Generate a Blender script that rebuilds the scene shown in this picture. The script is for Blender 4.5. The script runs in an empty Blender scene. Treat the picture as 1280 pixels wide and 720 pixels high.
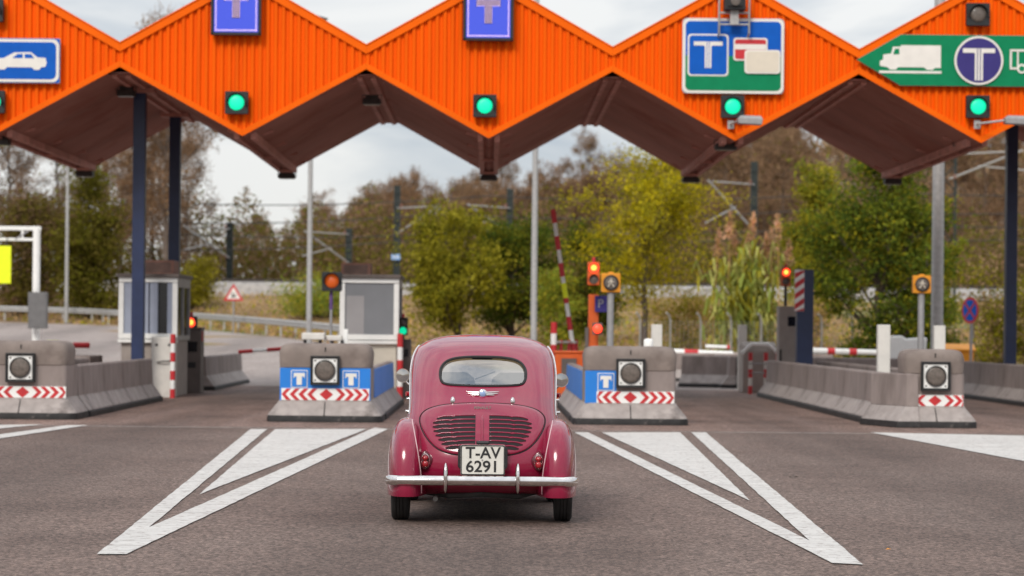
import bpy, bmesh, math, random
import numpy as np
from mathutils import Vector, Matrix, Euler
from mathutils.bvhtree import BVHTree

R = math.radians
S = bpy.context.scene
COL = S.collection
random.seed(7)

# ------------------------------------------------------------------ camera model
FPX, PX, PY, CH, ROLL = 3022.0, 612.0, 412.0, 1.4545, R(0.55)

def P(x, y, Y):
    """world point seen at photo pixel (x, y) when it stands Y metres ahead"""
    dx, dy = x - PX, y - PY
    u = dx * math.cos(ROLL) + dy * math.sin(ROLL)
    v = -dx * math.sin(ROLL) + dy * math.cos(ROLL)
    return Vector((u * Y / FPX, Y, CH - v * Y / FPX))

def G(x, y):
    """point of the flat ground seen at photo pixel (x, y)"""
    dx, dy = x - PX, y - PY
    v = -dx * math.sin(ROLL) + dy * math.cos(ROLL)
    return P(x, y, FPX * CH / v)

# ------------------------------------------------------------------ materials
def _n(nt, t, x=0, y=0):
    n = nt.nodes.new(t); n.location = (x, y); return n

def mat(name, col, rough=.6, metal=0., var=.12, scale=6., bump=0., bscale=None, coat=0.,
        emit=None, es=0., spec=.5, col2=None, c2scale=1.5, c2lo=.5, c2hi=.65, detail=6, stretch=None, bdist=.01):
    m = bpy.data.materials.new(name); m.use_nodes = True
    nt = m.node_tree; b = nt.nodes['Principled BSDF']
    b.inputs['Roughness'].default_value = rough
    b.inputs['Metallic'].default_value = metal
    b.inputs['Specular IOR Level'].default_value = spec
    b.inputs['Coat Weight'].default_value = coat
    b.inputs['Coat Roughness'].default_value = .06
    tc = _n(nt, 'ShaderNodeTexCoord', -1200)
    vec = tc.outputs['Object']
    if stretch:
        mp = _n(nt, 'ShaderNodeMapping', -1050); mp.inputs['Scale'].default_value = stretch
        nt.links.new(vec, mp.inputs['Vector']); vec = mp.outputs['Vector']
    no = _n(nt, 'ShaderNodeTexNoise', -900); no.inputs['Scale'].default_value = scale
    no.inputs['Detail'].default_value = detail
    nt.links.new(vec, no.inputs['Vector'])
    ramp = _n(nt, 'ShaderNodeValToRGB', -700)
    e = ramp.color_ramp.elements
    e[0].position = .3; e[1].position = .7
    e[0].color = tuple(max(0, c * (1 - var)) for c in col) + (1,)
    e[1].color = tuple(min(1, c * (1 + var)) for c in col) + (1,)
    nt.links.new(no.outputs['Fac'], ramp.inputs['Fac'])
    out = ramp.outputs['Color']
    if col2:
        n2 = _n(nt, 'ShaderNodeTexNoise', -900, -300); n2.inputs['Scale'].default_value = c2scale
        n2.inputs['Detail'].default_value = 5; n2.inputs['Roughness'].default_value = .65
        nt.links.new(vec, n2.inputs['Vector'])
        mr = _n(nt, 'ShaderNodeMapRange', -700, -300)
        mr.inputs['From Min'].default_value = c2lo; mr.inputs['From Max'].default_value = c2hi
        nt.links.new(n2.outputs['Fac'], mr.inputs['Value'])
        mx = _n(nt, 'ShaderNodeMix', -450); mx.data_type = 'RGBA'
        nt.links.new(mr.outputs['Result'], mx.inputs['Factor'])
        nt.links.new(out, mx.inputs['A']); mx.inputs['B'].default_value = tuple(col2) + (1,)
        out = mx.outputs['Result']
    nt.links.new(out, b.inputs['Base Color'])
    if bump:
        nb = _n(nt, 'ShaderNodeTexNoise', -900, -600); nb.inputs['Scale'].default_value = bscale or scale * 6
        nb.inputs['Detail'].default_value = 4
        nt.links.new(vec, nb.inputs['Vector'])
        bp = _n(nt, 'ShaderNodeBump', -400, -600); bp.inputs['Strength'].default_value = bump
        bp.inputs['Distance'].default_value = bdist
        nt.links.new(nb.outputs['Fac'], bp.inputs['Height'])
        nt.links.new(bp.outputs['Normal'], b.inputs['Normal'])
    if emit:
        b.inputs['Emission Color'].default_value = tuple(emit) + (1,)
        b.inputs['Emission Strength'].default_value = es
    return m

def leafmat(name, col, var=.35):
    m = bpy.data.materials.new(name); m.use_nodes = True
    nt = m.node_tree; nt.nodes.clear()
    o = _n(nt, 'ShaderNodeOutputMaterial', 400); mx = _n(nt, 'ShaderNodeMixShader', 200)
    d = _n(nt, 'ShaderNodeBsdfDiffuse'); t = _n(nt, 'ShaderNodeBsdfTranslucent', 0, -200)
    tc = _n(nt, 'ShaderNodeTexCoord', -900)
    no = _n(nt, 'ShaderNodeTexNoise', -700); no.inputs['Scale'].default_value = 1.6; no.inputs['Detail'].default_value = 5
    rp = _n(nt, 'ShaderNodeValToRGB', -450)
    e = rp.color_ramp.elements; e[0].position = .32; e[1].position = .68
    e[0].color = tuple(c * (1 - var) for c in col) + (1,); e[1].color = tuple(min(1, c * (1 + var)) for c in col) + (1,)
    nt.links.new(tc.outputs['Object'], no.inputs['Vector']); nt.links.new(no.outputs['Fac'], rp.inputs['Fac'])
    nt.links.new(rp.outputs['Color'], d.inputs['Color']); nt.links.new(rp.outputs['Color'], t.inputs['Color'])
    mx.inputs[0].default_value = .35
    nt.links.new(d.outputs[0], mx.inputs[1]); nt.links.new(t.outputs[0], mx.inputs[2]); nt.links.new(mx.outputs[0], o.inputs[0])
    return m

def glassmat(name, tint=(.8, .85, .85), refl=.12):
    m = bpy.data.materials.new(name); m.use_nodes = True
    nt = m.node_tree; nt.nodes.clear()
    o = _n(nt, 'ShaderNodeOutputMaterial', 400); mx = _n(nt, 'ShaderNodeMixShader', 200)
    t = _n(nt, 'ShaderNodeBsdfTransparent'); t.inputs[0].default_value = tint + (1,)
    g = _n(nt, 'ShaderNodeBsdfGlossy', 0, -200); g.inputs['Roughness'].default_value = .02
    lw = _n(nt, 'ShaderNodeLayerWeight', -500); lw.inputs['Blend'].default_value = .5
    pw = _n(nt, 'ShaderNodeMath', -300, 200); pw.operation = 'POWER'; pw.inputs[1].default_value = 4
    nt.links.new(lw.outputs['Facing'], pw.inputs[0])
    ad = _n(nt, 'ShaderNodeMath', -100, 200); ad.operation = 'ADD'; ad.inputs[1].default_value = refl
    nt.links.new(pw.outputs[0], ad.inputs[0]); nt.links.new(ad.outputs[0], mx.inputs[0])
    nt.links.new(t.outputs[0], mx.inputs[1]); nt.links.new(g.outputs[0], mx.inputs[2]); nt.links.new(mx.outputs[0], o.inputs[0])
    return m

M = {}
M['paint'] = mat('crimson_paint', (.265, .009, .041), .25, var=.05, scale=3, coat=.8, spec=.3, col2=(.23, .010, .040), c2scale=4)
M['paint_in'] = mat('cabin_lining', (.10, .09, .085), .9)
M['chrome'] = mat('chrome', (.78, .74, .72), .09, 1., var=.12, scale=14, bump=.04, bscale=40, bdist=.002)
M['rubber'] = mat('rubber', (.018, .017, .017), .75, var=.3, scale=20, bump=.2, bscale=90)
M['black'] = mat('black_plastic', (.014, .014, .015), .55, var=.2)
M['under'] = mat('underbody', (.02, .019, .018), .85, var=.4)
M['slot'] = mat('slot_dark', (.012, .006, .008), .8)
M['plate'] = mat('plate_white', (.68, .66, .60), .5, var=.05, scale=12, col2=(.52, .49, .43), c2scale=9, c2lo=.6, c2hi=.8)
M['redlens'] = mat('red_lens', (.36, .012, .02), .15, coat=.8)
M['glass'] = glassmat('car_glass', (.92, .92, .89), .33)
M['mirror'] = mat('mirror_glass', (.55, .55, .56), .05, 1.)
M['seat'] = mat('seat_cloth', (.05, .045, .045), .9)
M['badge'] = mat('badge_blue', (.25, .35, .55), .3)
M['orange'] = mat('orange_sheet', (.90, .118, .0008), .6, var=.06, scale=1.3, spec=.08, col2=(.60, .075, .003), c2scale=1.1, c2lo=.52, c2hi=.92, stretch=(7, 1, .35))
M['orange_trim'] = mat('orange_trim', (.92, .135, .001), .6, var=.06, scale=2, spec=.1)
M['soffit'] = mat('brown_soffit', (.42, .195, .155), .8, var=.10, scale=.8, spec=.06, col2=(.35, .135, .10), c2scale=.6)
M['beam'] = mat('brown_beam', (.56, .27, .22), .7, var=.2, scale=3, spec=.12)
M['navy'] = mat('navy_steel', (.016, .028, .085), .4, var=.15, scale=4)
M['conc'] = mat('concrete', (.275, .225, .207), .85, var=.14, scale=5, bump=.25, bscale=45, col2=(.16, .125, .11), c2scale=1.8, c2lo=.48, c2hi=.74, stretch=(1, 1, .35))
M['conc_pale'] = mat('pale_concrete', (.50, .44, .40), .85, var=.16, scale=4, bump=.25, bscale=40, col2=(.27, .19, .14), c2scale=2.6, c2lo=.5, c2hi=.72, stretch=(1, 1, .3))
M['conc_lo'] = mat('concrete_toe', (.36, .315, .295), .85, var=.16, scale=6, bump=.3, bscale=45, col2=(.16, .135, .125), c2scale=2.4, c2lo=.52, c2hi=.74)
M['conc_cap'] = mat('concrete_cap', (.225, .18, .157), .8, var=.12, scale=4, bump=.2, bscale=40, col2=(.145, .11, .095), c2scale=2.6, c2lo=.48, c2hi=.72)
M['kerbblack'] = mat('black_kerb', (.02, .018, .018), .7, var=.5, scale=9, col2=(.10, .085, .08), c2scale=7, c2lo=.6, c2hi=.75)
M['bluewrap'] = mat('blue_wrap', (.012, .20, .66), .45, var=.07, scale=3, col2=(.03, .22, .58), c2scale=5, c2lo=.55, c2hi=.75)
M['white'] = mat('white_paint', (.86, .85, .82), .5, var=.05)
M['whitedirty'] = mat('dirty_white', (.66, .63, .58), .6, var=.1, scale=4, col2=(.40, .36, .32), c2scale=2, c2lo=.58, c2hi=.8)
M['red'] = mat('red_paint', (.55, .025, .03), .5, var=.12)
M['cream'] = mat('cream_panel', (.66, .60, .50), .5, var=.06)
M['signblue'] = mat('sign_blue', (.004, .105, .50), .5, var=.06, spec=.15)
M['signgreen'] = mat('sign_green', (.003, .22, .09), .5, var=.06, spec=.15)
M['signpurple'] = mat('sign_purple', (.05, .04, .19), .5, var=.06, spec=.15)
M['signwhite'] = mat('sign_white', (.80, .76, .70), .45, var=.04)
M['signred'] = mat('sign_red', (.55, .02, .03), .45)
M['signcream'] = mat('sign_cream', (.72, .64, .52), .45, var=.03)
M['yellowgreen'] = mat('fluorescent_sign', (.86, .95, .005), .5, var=.04)
M['yellow'] = mat('yellow_housing', (.72, .27, .008), .5, var=.1)
M['orangebox'] = mat('orange_cabinet', (.66, .105, .01), .5, var=.12)
M['greymetal'] = mat('grey_metal', (.34, .33, .33), .5, .35, var=.12, scale=8)
M['galv'] = mat('galvanised', (.42, .41, .40), .5, .35, var=.15, scale=10)
M['darkmetal'] = mat('dark_metal', (.05, .045, .043), .55, .3, var=.25)
M['cabinet'] = mat('brown_cabinet', (.12, .095, .085), .6, var=.2, scale=4)
M['beigecab'] = mat('beige_cabinet', (.33, .28, .25), .6, var=.12, scale=4)
M['blind'] = mat('blind_grey', (.205, .21, .225), .35, var=.06, scale=2)
M['reflect_letter'] = mat('reflection_letter_grey', (.33, .315, .32), .35, var=.06, scale=2)  # painted window reflection, also the letter on the small blue plate
M['blindblue'] = mat('blind_blue', (.33, .36, .45), .35, var=.05)
M['darkglass'] = mat('dark_glass', (.012, .012, .016), .1)
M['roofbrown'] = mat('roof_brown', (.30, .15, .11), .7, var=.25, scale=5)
M['violet'] = mat('violet_paint', (.12, .06, .20), .5)
M['lensdark'] = mat('lens_dark', (.13, .105, .088), .4, var=.3, scale=20, coat=.15)
M['amberoff'] = mat('amber_lens', (.48, .085, .015), .25, emit=(1, .16, .02), es=.18)
M['g_on'] = mat('green_lamp', (.0, .5, .3), .4, emit=(.0, .64, .30), es=.9)
M['r_on'] = mat('red_lamp', (.6, .03, .02), .4, emit=(1., .06, .02), es=1.6)
M['a_on'] = mat('red_lamp_core', (.8, .3, .05), .4, emit=(1., .45, .06), es=2.0)
M['ledblue'] = mat('led_screen', (.02, .03, .16), .5, emit=(.075, .11, .72), es=.75, var=.1, scale=30, spec=.1)
M['ledpink'] = mat('led_dots', (.6, .45, .6), .4, emit=(.75, .50, .66), es=.8)
M['ledshade'] = mat('led_unlit', (.05, .03, .12), .5)
M['bark'] = mat('bark', (.085, .062, .048), .9, var=.35, scale=6, bump=.4)
M['barkgrey'] = mat('bark_grey', (.14, .105, .085), .9, var=.3, scale=5)
M['ballast'] = mat('ballast', (.36, .335, .315), .95, var=.3, scale=3, bump=.5, bscale=8, col2=(.22, .19, .17), c2scale=.5, c2lo=.55, c2hi=.8)
M['rail'] = mat('rail_steel', (.035, .025, .02), .7)
M['mastgreen'] = mat('mast_green', (.022, .030, .028), .7)

# ------------------------------------------------------------------ mesh builder
class MB:
    def __init__(s): s.v = []; s.f = []; s.m = []
    def add(s, vs, fs, m=0):
        o = len(s.v); s.v += [tuple(v) for v in vs]
        for f in fs: s.f.append(tuple(i + o for i in f)); s.m.append(m)
    def box(s, c, d, m=0, rz=0., rx=0., ry=0.):
        x, y, z = d[0] / 2, d[1] / 2, d[2] / 2
        vs = [Vector(p) for p in ((-x,-y,-z),(x,-y,-z),(x,y,-z),(-x,y,-z),(-x,-y,z),(x,-y,z),(x,y,z),(-x,y,z))]
        mt = Euler((rx, ry, rz)).to_matrix()
        s.add([mt @ v + Vector(c) for v in vs], [(0,3,2,1),(4,5,6,7),(0,1,5,4),(1,2,6,5),(2,3,7,6),(3,0,4,7)], m)
    def prism(s, poly, y0, y1, m=0):
        """polygon in x,z given counter-clockwise as seen from -y; y0 is the near face"""
        n = len(poly)
        a = sum(poly[i][0] * poly[(i+1) % n][1] - poly[(i+1) % n][0] * poly[i][1] for i in range(n))
        if a < 0: poly = poly[::-1]
        vs = [(p[0], y0, p[1]) for p in poly] + [(p[0], y1, p[1]) for p in poly]
        fs = [tuple(range(n)), tuple(range(2*n-1, n-1, -1))]
        fs += [(i, n+i, n+(i+1) % n, (i+1) % n) for i in range(n)]
        s.add(vs, fs, m)
    def prismx(s, poly, x0, x1, m=0):
        """polygon in y,z extruded along x"""
        n = len(poly)
        a = sum(poly[i][0] * poly[(i+1) % n][1] - poly[(i+1) % n][0] * poly[i][1] for i in range(n))
        if a < 0: poly = poly[::-1]
        vs = [(x0, p[0], p[1]) for p in poly] + [(x1, p[0], p[1]) for p in poly]
        fs = [tuple(range(n-1, -1, -1)), tuple(range(n, 2*n))]
        fs += [((i+1) % n, n+(i+1) % n, n+i, i)[::-1] if False else (i, (i+1) % n, n+(i+1) % n, n+i) for i in range(n)]
        s.add(vs, fs, m)
    def loft(s, rings, m=0, cap0=True, cap1=True, closed=True):
        n = len(rings[0]); o = len(s.v)
        for r in rings: s.v += [tuple(p) for p in r]
        for k in range(len(rings) - 1):
            for i in range(n if closed else n - 1):
                j = (i + 1) % n
                s.f.append((o+k*n+i, o+k*n+j, o+(k+1)*n+j, o+(k+1)*n+i)); s.m.append(m)
        if cap0: s.f.append(tuple(o+i for i in range(n-1, -1, -1))); s.m.append(m)
        if cap1: s.f.append(tuple(o+(len(rings)-1)*n+i for i in range(n))); s.m.append(m)
    def tube(s, pts, r, n=8, m=0, closed=False):
        pts = [Vector(p) for p in pts]; k = len(pts)
        rs = r if isinstance(r, (list, tuple)) else [r] * k
        rings = []; up = None
        for i, p in enumerate(pts):
            if closed: t = pts[(i+1) % k] - pts[i-1]
            else: t = pts[min(i+1, k-1)] - pts[max(i-1, 0)]
            if t.length < 1e-9: t = Vector((0, 0, 1))
            t.normalize()
            if up is None:
                up = Vector((0, 0, 1)) if abs(t.z) < .9 else Vector((1, 0, 0))
            a = t.cross(up)
            if a.length < 1e-4: a = t.cross(Vector((.3, 1, .2)))
            a.normalize(); b = a.cross(t); up = b
            rings.append([p + (a * math.cos(q) + b * math.sin(q)) * rs[i] for q in [2*math.pi*j/n for j in range(n)]])
        if closed: rings.append(rings[0]); s.loft(rings, m, False, False)
        else: s.loft(rings, m)
    def cyl(s, p0, p1, r0, r1=None, n=16, m=0):
        s.tube([p0, p1], [r0, r0 if r1 is None else r1], n, m)
    def lathe(s, prof, c, axis='y', n=24, m=0):
        """prof: (radius, distance along the axis)"""
        rings = []
        for r, h in prof:
            ring = []
            for j in range(n):
                q = 2*math.pi*j/n; a, b = r*math.cos(q), r*math.sin(q)
                ring.append({'y': (c[0]+a, c[1]+h, c[2]+b), 'x': (c[0]+h, c[1]+a, c[2]+b), 'z': (c[0]+a, c[1]+b, c[2]+h)}[axis])
            rings.append(ring)
        s.loft(rings, m)
    def build(s, name, mats, parent=None, smooth=None, bevel=0., seg=2, fix=True):
        me = bpy.data.meshes.new(name); me.from_pydata(s.v, [], s.f)
        for mm in (mats if isinstance(mats, (list, tuple)) else [mats]):
            me.materials.append(M[mm] if isinstance(mm, str) else mm)
        me.polygons.foreach_set('material_index', s.m)
        if fix:
            b = bmesh.new(); b.from_mesh(me); bmesh.ops.recalc_face_normals(b, faces=b.faces); b.to_mesh(me); b.free()
        me.update()
        o = bpy.data.objects.new(name, me); COL.objects.link(o)
        if parent: o.parent = parent
        if smooth is not None:
            me.shade_smooth(); me.set_sharp_from_angle(angle=R(smooth))
        if bevel:
            bv = o.modifiers.new('bevel', 'BEVEL'); bv.width = bevel; bv.segments = seg
            bv.limit_method = 'ANGLE'; bv.angle_limit = R(40); bv.harden_normals = False
        return o

def tag(o, label, cat, group=None, kind=None):
    o['label'] = label; o['category'] = cat
    if group: o['group'] = group
    if kind: o['kind'] = kind
    return o
def thing(name, label, cat, loc=(0,0,0), rz=0., group=None):
    o = bpy.data.objects.new(name, None); COL.objects.link(o)
    o.empty_display_size = .3
    o.location = loc; o.rotation_euler = (0, 0, rz)
    return tag(o, label, cat, group)
def structure(o, label, cat): return tag(o, label, cat, None, 'structure')
def copy_tree(o, parent=None):
    c = o.copy(); COL.objects.link(c); c.parent = parent
    for ch in list(o.children): copy_tree(ch, c)
    return c

def rrect(hw, hh, r, cx=0, cz=0, n=6):
    pts = []
    for sx, sz, a0 in ((1, 1, 0), (-1, 1, 90), (-1, -1, 180), (1, -1, 270)):
        for k in range(n + 1):
            a = R(a0 + 90 * k / n)
            pts.append((cx + sx * (hw - r) + r * math.cos(a), cz + sz * (hh - r) + r * math.sin(a)))
    return pts
def circle(r, cx=0, cz=0, n=32): return [(cx + r*math.cos(2*math.pi*k/n), cz + r*math.sin(2*math.pi*k/n)) for k in range(n)]
def spline(pts, n, closed=False):
    pts = [Vector(p) for p in pts]; out = []; k = len(pts)
    segs = k if closed else k - 1
    for i in range(segs):
        p0 = pts[i-1] if (closed or i) else pts[i]; p1 = pts[i]; p2 = pts[(i+1) % k]
        p3 = pts[(i+2) % k] if (closed or i+2 < k) else pts[-1]
        for q in range(n):
            t = q / n
            out.append(.5*((2*p1) + (p2-p0)*t + (2*p0-5*p1+4*p2-p3)*t*t + (3*p1-p0-3*p2+p3)*t**3))
    if not closed: out.append(pts[-1])
    return out

def text_mesh(txt, size, name, m, parent, loc, sx=1., depth=.003, bold=0., ry=0., space=1.):
    cu = bpy.data.curves.new(name, 'FONT'); cu.body = txt; cu.size = size; cu.extrude = depth
    cu.align_x = 'CENTER'; cu.align_y = 'CENTER'; cu.offset = bold; cu.space_character = space
    t = bpy.data.objects.new(name, cu); COL.objects.link(t)
    bpy.context.view_layer.update()
    me = bpy.data.meshes.new_from_object(t.evaluated_get(bpy.context.evaluated_depsgraph_get()))
    bpy.data.objects.remove(t); me.name = name
    me.transform(Matrix.Diagonal((sx, 1, 1, 1)))
    me.transform(Euler((R(90), 0, 0)).to_matrix().to_4x4())
    me.materials.clear(); me.materials.append(M[m])
    o = bpy.data.objects.new(name, me); COL.objects.link(o); o.parent = parent; o.location = loc; o.rotation_euler = (0, ry, 0)
    return o

def T_poly(w, h, cx=0, cz=0, bar=.2, stem=.22, serif=0.):
    """letter T, w wide and h tall, centred on cx,cz"""
    hw, hh, b, s = w/2, h/2, h*bar, w*stem/2
    return [(cx-hw, cz+hh), (cx-hw, cz+hh-b-serif), (cx-hw+serif*.6, cz+hh-b), (cx-s, cz+hh-b), (cx-s, cz-hh), (cx+s, cz-hh), (cx+s, cz+hh-b), (cx+hw-serif*.6, cz+hh-b), (cx+hw, cz+hh-b-serif), (cx+hw, cz+hh)]
# ------------------------------------------------------------------ terrain
def sst(t): t = min(1, max(0, t)); return t*t*(3-2*t)
def terr(X, Y):
    w = sst((X + 7) / 8.)
    y0 = 62 + 24 * w
    z = 1.6 * min(1, max(0, (Y - y0) / (125 - y0)))
    z += 1.7 * sst((Y - 124) / 14.)
    H = 1 + 17 * sst((X + 45) / 85.)
    z += H * sst((Y - 165) / 130.) + .9 * sst((Y-150)/10.)
    return z
GR = [(-120, 128), (-60, 127.5), (-25.3, 125), (-18.5, 120), (-14.1, 115), (-9.8, 105), (-6., 95), (-2., 87), (0, 86), (120, 86)]
def ymax(X):
    for (x0, y0), (x1, y1) in zip(GR, GR[1:]):
        if x0 <= X <= x1: return y0 + (y1 - y0) * (X - x0) / (x1 - x0)
    return 86

# asphalt with visible aggregate
def asphalt(name, c, pale, stain, st_stretch):
    m = mat(name, c, .8, var=.10, scale=.55, spec=.35, bump=.55, bscale=95, bdist=.006, col2=stain, c2scale=.5, c2lo=.5, c2hi=.78, stretch=None)
    nt = m.node_tree; b = nt.nodes['Principled BSDF']
    src = b.inputs['Base Color'].links[0].from_socket
    tc = [n for n in nt.nodes if n.type == 'TEX_COORD'][0]
    v = _n(nt, 'ShaderNodeTexVoronoi', -900, 400); v.inputs['Scale'].default_value = 50
    nt.links.new(tc.outputs['Object'], v.inputs['Vector'])
    sep = _n(nt, 'ShaderNodeSeparateColor', -750, 400); nt.links.new(v.outputs['Color'], sep.inputs[0])
    rp = _n(nt, 'ShaderNodeValToRGB', -600, 400); e = rp.color_ramp.elements
    e[0].position = .1; e[0].color = (.42, .40, .39, 1); e[1].position = .95; e[1].color = (1.75, 1.72, 1.70, 1)
    e2 = rp.color_ramp.elements.new(.6); e2.color = (.98, .98, .98, 1)
    nt.links.new(sep.outputs[0], rp.inputs['Fac'])
    n3 = _n(nt, 'ShaderNodeTexNoise', -900, 700); n3.inputs['Scale'].default_value = .9; n3.inputs['Detail'].default_value = 3
    mp = _n(nt, 'ShaderNodeMapping', -1050, 700); mp.inputs['Scale'].default_value = st_stretch
    nt.links.new(tc.outputs['Object'], mp.inputs['Vector']); nt.links.new(mp.outputs[0], n3.inputs['Vector'])
    r3 = _n(nt, 'ShaderNodeMapRange', -700, 700); r3.inputs['From Min'].default_value = .45; r3.inputs['From Max'].default_value = .7
    r3.inputs['To Max'].default_value = .55
    nt.links.new(n3.outputs['Fac'], r3.inputs['Value'])
    mp2 = _n(nt, 'ShaderNodeMix', -200, 600); mp2.data_type = 'RGBA'
    nt.links.new(r3.outputs['Result'], mp2.inputs['Factor']); nt.links.new(src, mp2.inputs['A']); mp2.inputs['B'].default_value = pale + (1,)
    mul = _n(nt, 'ShaderNodeMix', -100, 300); mul.data_type = 'RGBA'; mul.blend_type = 'MULTIPLY'; mul.inputs['Factor'].default_value = 1
    nt.links.new(mp2.outputs['Result'], mul.inputs['A']); nt.links.new(rp.outputs['Color'], mul.inputs['B'])
    # tyre-darkened wheel tracks along each lane and a few oil drips
    sp = _n(nt, 'ShaderNodeSeparateXYZ', -900, 1000); nt.links.new(tc.outputs['Object'], sp.inputs[0])
    def mth(op, a, b_=None, clamp=False):
        q = _n(nt, 'ShaderNodeMath', -700, 1000); q.operation = op; q.use_clamp = clamp
        for i, val in enumerate((a, b_)):
            if val is None: continue
            if isinstance(val, (int, float)): q.inputs[i].default_value = val
            else: nt.links.new(val, q.inputs[i])
        return q.outputs[0]
    ph = mth('MULTIPLY', mth('ADD', sp.outputs[0], .17), 2*math.pi/4.705)
    trk = mth('POWER', mth('ADD', mth('MULTIPLY', mth('COSINE', ph), .5), .5), 1.6)
    nz = _n(nt, 'ShaderNodeTexNoise', -900, 1200); nz.inputs['Scale'].default_value = 1.; nz.inputs['Detail'].default_value = 5
    mq = _n(nt, 'ShaderNodeMapping', -1050, 1200); mq.inputs['Scale'].default_value = (2.2, .10, 1)
    nt.links.new(tc.outputs['Object'], mq.inputs['Vector']); nt.links.new(mq.outputs[0], nz.inputs['Vector'])
    dk = mth('MULTIPLY', mth('MULTIPLY', trk, nz.outputs['Fac']), .75, True)
    vo = _n(nt, 'ShaderNodeTexVoronoi', -900, 1400); vo.inputs['Scale'].default_value = 1.3
    nt.links.new(tc.outputs['Object'], vo.inputs['Vector'])
    drip = mth('MULTIPLY', mth('MULTIPLY', mth('SUBTRACT', .11, vo.outputs['Distance'], True), 7., True), trk, True)
    tot = mth('MAXIMUM', dk, mth('MULTIPLY', drip, .6))
    fin = _n(nt, 'ShaderNodeMix', 0, 600); fin.data_type = 'RGBA'; fin.inputs['B'].default_value = tuple(c*.45 for c in stain) + (1,)
    nt.links.new(tot, fin.inputs['Factor']); nt.links.new(mul.outputs['Result'], fin.inputs['A'])
    nt.links.new(fin.outputs['Result'], b.inputs['Base Color'])
    return m
M['asphalt'] = asphalt('asphalt', (.160, .112, .093), (.212, .157, .134), (.100, .067, .055), (1, .25, 1))
M['laneconc'] = asphalt('lane_concrete', (.215, .142, .115), (.31, .22, .19), (.06, .039, .032), (2.5, .12, 1))
M['sideroad_glare'] = asphalt('side_road_skyglare', (.34, .285, .262), (.40, .345, .32), (.27, .22, .2), (1, .2, 1))  # lighter colours stand in for sky light glancing off the road
M['soil'] = mat('scrub_soil', (.27, .17, .075), .95, var=.3, scale=.35, bump=.5, bscale=3, bdist=.1, col2=(.13, .15, .035), c2scale=.11, c2lo=.5, c2hi=.62)
M['hillsoil'] = mat('hill_soil', (.20, .135, .085), .95, var=.3, scale=.2, bump=.5, bscale=2, bdist=.1, col2=(.14, .11, .055), c2scale=.07, c2lo=.45, c2hi=.6)

# ground sheet to the horizon
xs = sorted(set([-900, -600, -400, -280, -200, -150] + list(range(-120, 121, 4)) + [150, 200, 280, 400, 600, 900]))
ys = sorted(set([-300, -100, -20, 20, 50] + list(range(56, 180, 2)) + list(range(180, 320, 6)) + [340, 380, 450, 600, 900, 1500, 2500]))
b = MB()
vs = [(x, y, terr(x, y) - (.06 if y < ymax(x) + 3 else 0) + (.0 if y < 90 else .12 * math.sin(x * .9 + y * .37) * math.sin(y * .23 + x * .31))) for y in ys for x in xs]
nx = len(xs)
for j in range(len(ys) - 1):
    for i in range(nx - 1):
        b.add([], []); b.f.append((j*nx+i, j*nx+i+1, (j+1)*nx+i+1, (j+1)*nx+i)); b.m.append(1 if ys[j] >= 150 else 0)
b.v = vs
structure(b.build('ground', ['soil', 'hillsoil'], smooth=180), 'dry grassy ground and brown hillside beyond the toll plaza', 'ground')

# plaza asphalt (flat sheet) and the road that climbs away on the left
b = MB(); n = 24
X = np.linspace(-90, 90, 61)
Yr = [-60, 0, 20, 40, 58]
vs = [(x, y, 0.) for y in Yr for x in X]
for j in range(len(Yr) - 1):
    for i in range(60): b.f.append((j*61+i, j*61+i+1, (j+1)*61+i+1, (j+1)*61+i)); b.m.append(0)
b.v = vs
structure(b.build('plaza_asphalt', 'asphalt'), 'worn grey brown asphalt in front of the toll lanes', 'road')
b = MB()
for j in range(n + 1):
    for x in X:
        y = 58 + (ymax(x) - 58) * j / n
        b.v.append((x, y, terr(x, y) + .004))
for j in range(n):
    for i in range(60): b.f.append((j*61+i, j*61+i+1, (j+1)*61+i+1, (j+1)*61+i)); b.m.append(0)
structure(b.build('exit_road', 'sideroad_glare', smooth=180), 'asphalt road painted paler for sky glare beyond the toll islands curving away to the left', 'road')
# lane pavement under the canopy
b = MB(); b.v = [(-40, 35.2, .004), (40, 35.2, .004), (40, 60, .008), (-40, 60, .008)]; b.f = [(0, 1, 2, 3)]; b.m = [0]
structure(b.build('lane_pavement', 'laneconc'), 'brownish stained pavement of the toll lanes', 'road')
b = MB(); b.box((0, 35.0, .004), (80, .10, .006))
structure(b.build('pavement_joint', mat('joint', (.30, .25, .23), .8, var=.3, scale=8)), 'pale joint between plaza asphalt and lane pavement', 'road')

# painted markings
mk = mat('road_paint', (.60, .575, .545), .7, var=.08, scale=3, bump=.5, bscale=80, col2=(.25, .20, .18), c2scale=13, c2lo=.53, c2hi=.70)
nt = mk.node_tree
tc = [q for q in nt.nodes if q.type == 'TEX_COORD'][0]; bs = nt.nodes['Principled BSDF']
wv = _n(nt, 'ShaderNodeTexNoise', -900, 900); wv.inputs['Scale'].default_value = 1; wv.inputs['Detail'].default_value = 4
mp = _n(nt, 'ShaderNodeMapping', -1050, 900); mp.inputs['Scale'].default_value = (.4, 9, 1)
nt.links.new(tc.outputs['Object'], mp.inputs['Vector']); nt.links.new(mp.outputs[0], wv.inputs['Vector'])
mr = _n(nt, 'ShaderNodeMapRange', -700, 900); mr.inputs['From Min'].default_value = .54; mr.inputs['From Max'].default_value = .72; mr.inputs['To Max'].default_value = .7
nt.links.new(wv.outputs['Fac'], mr.inputs['Value'])
mx = _n(nt, 'ShaderNodeMix', -100, 900); mx.data_type = 'RGBA'; mx.inputs['B'].default_value = (.27, .23, .21, 1)
src = bs.inputs['Base Color'].links[0].from_socket
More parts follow.
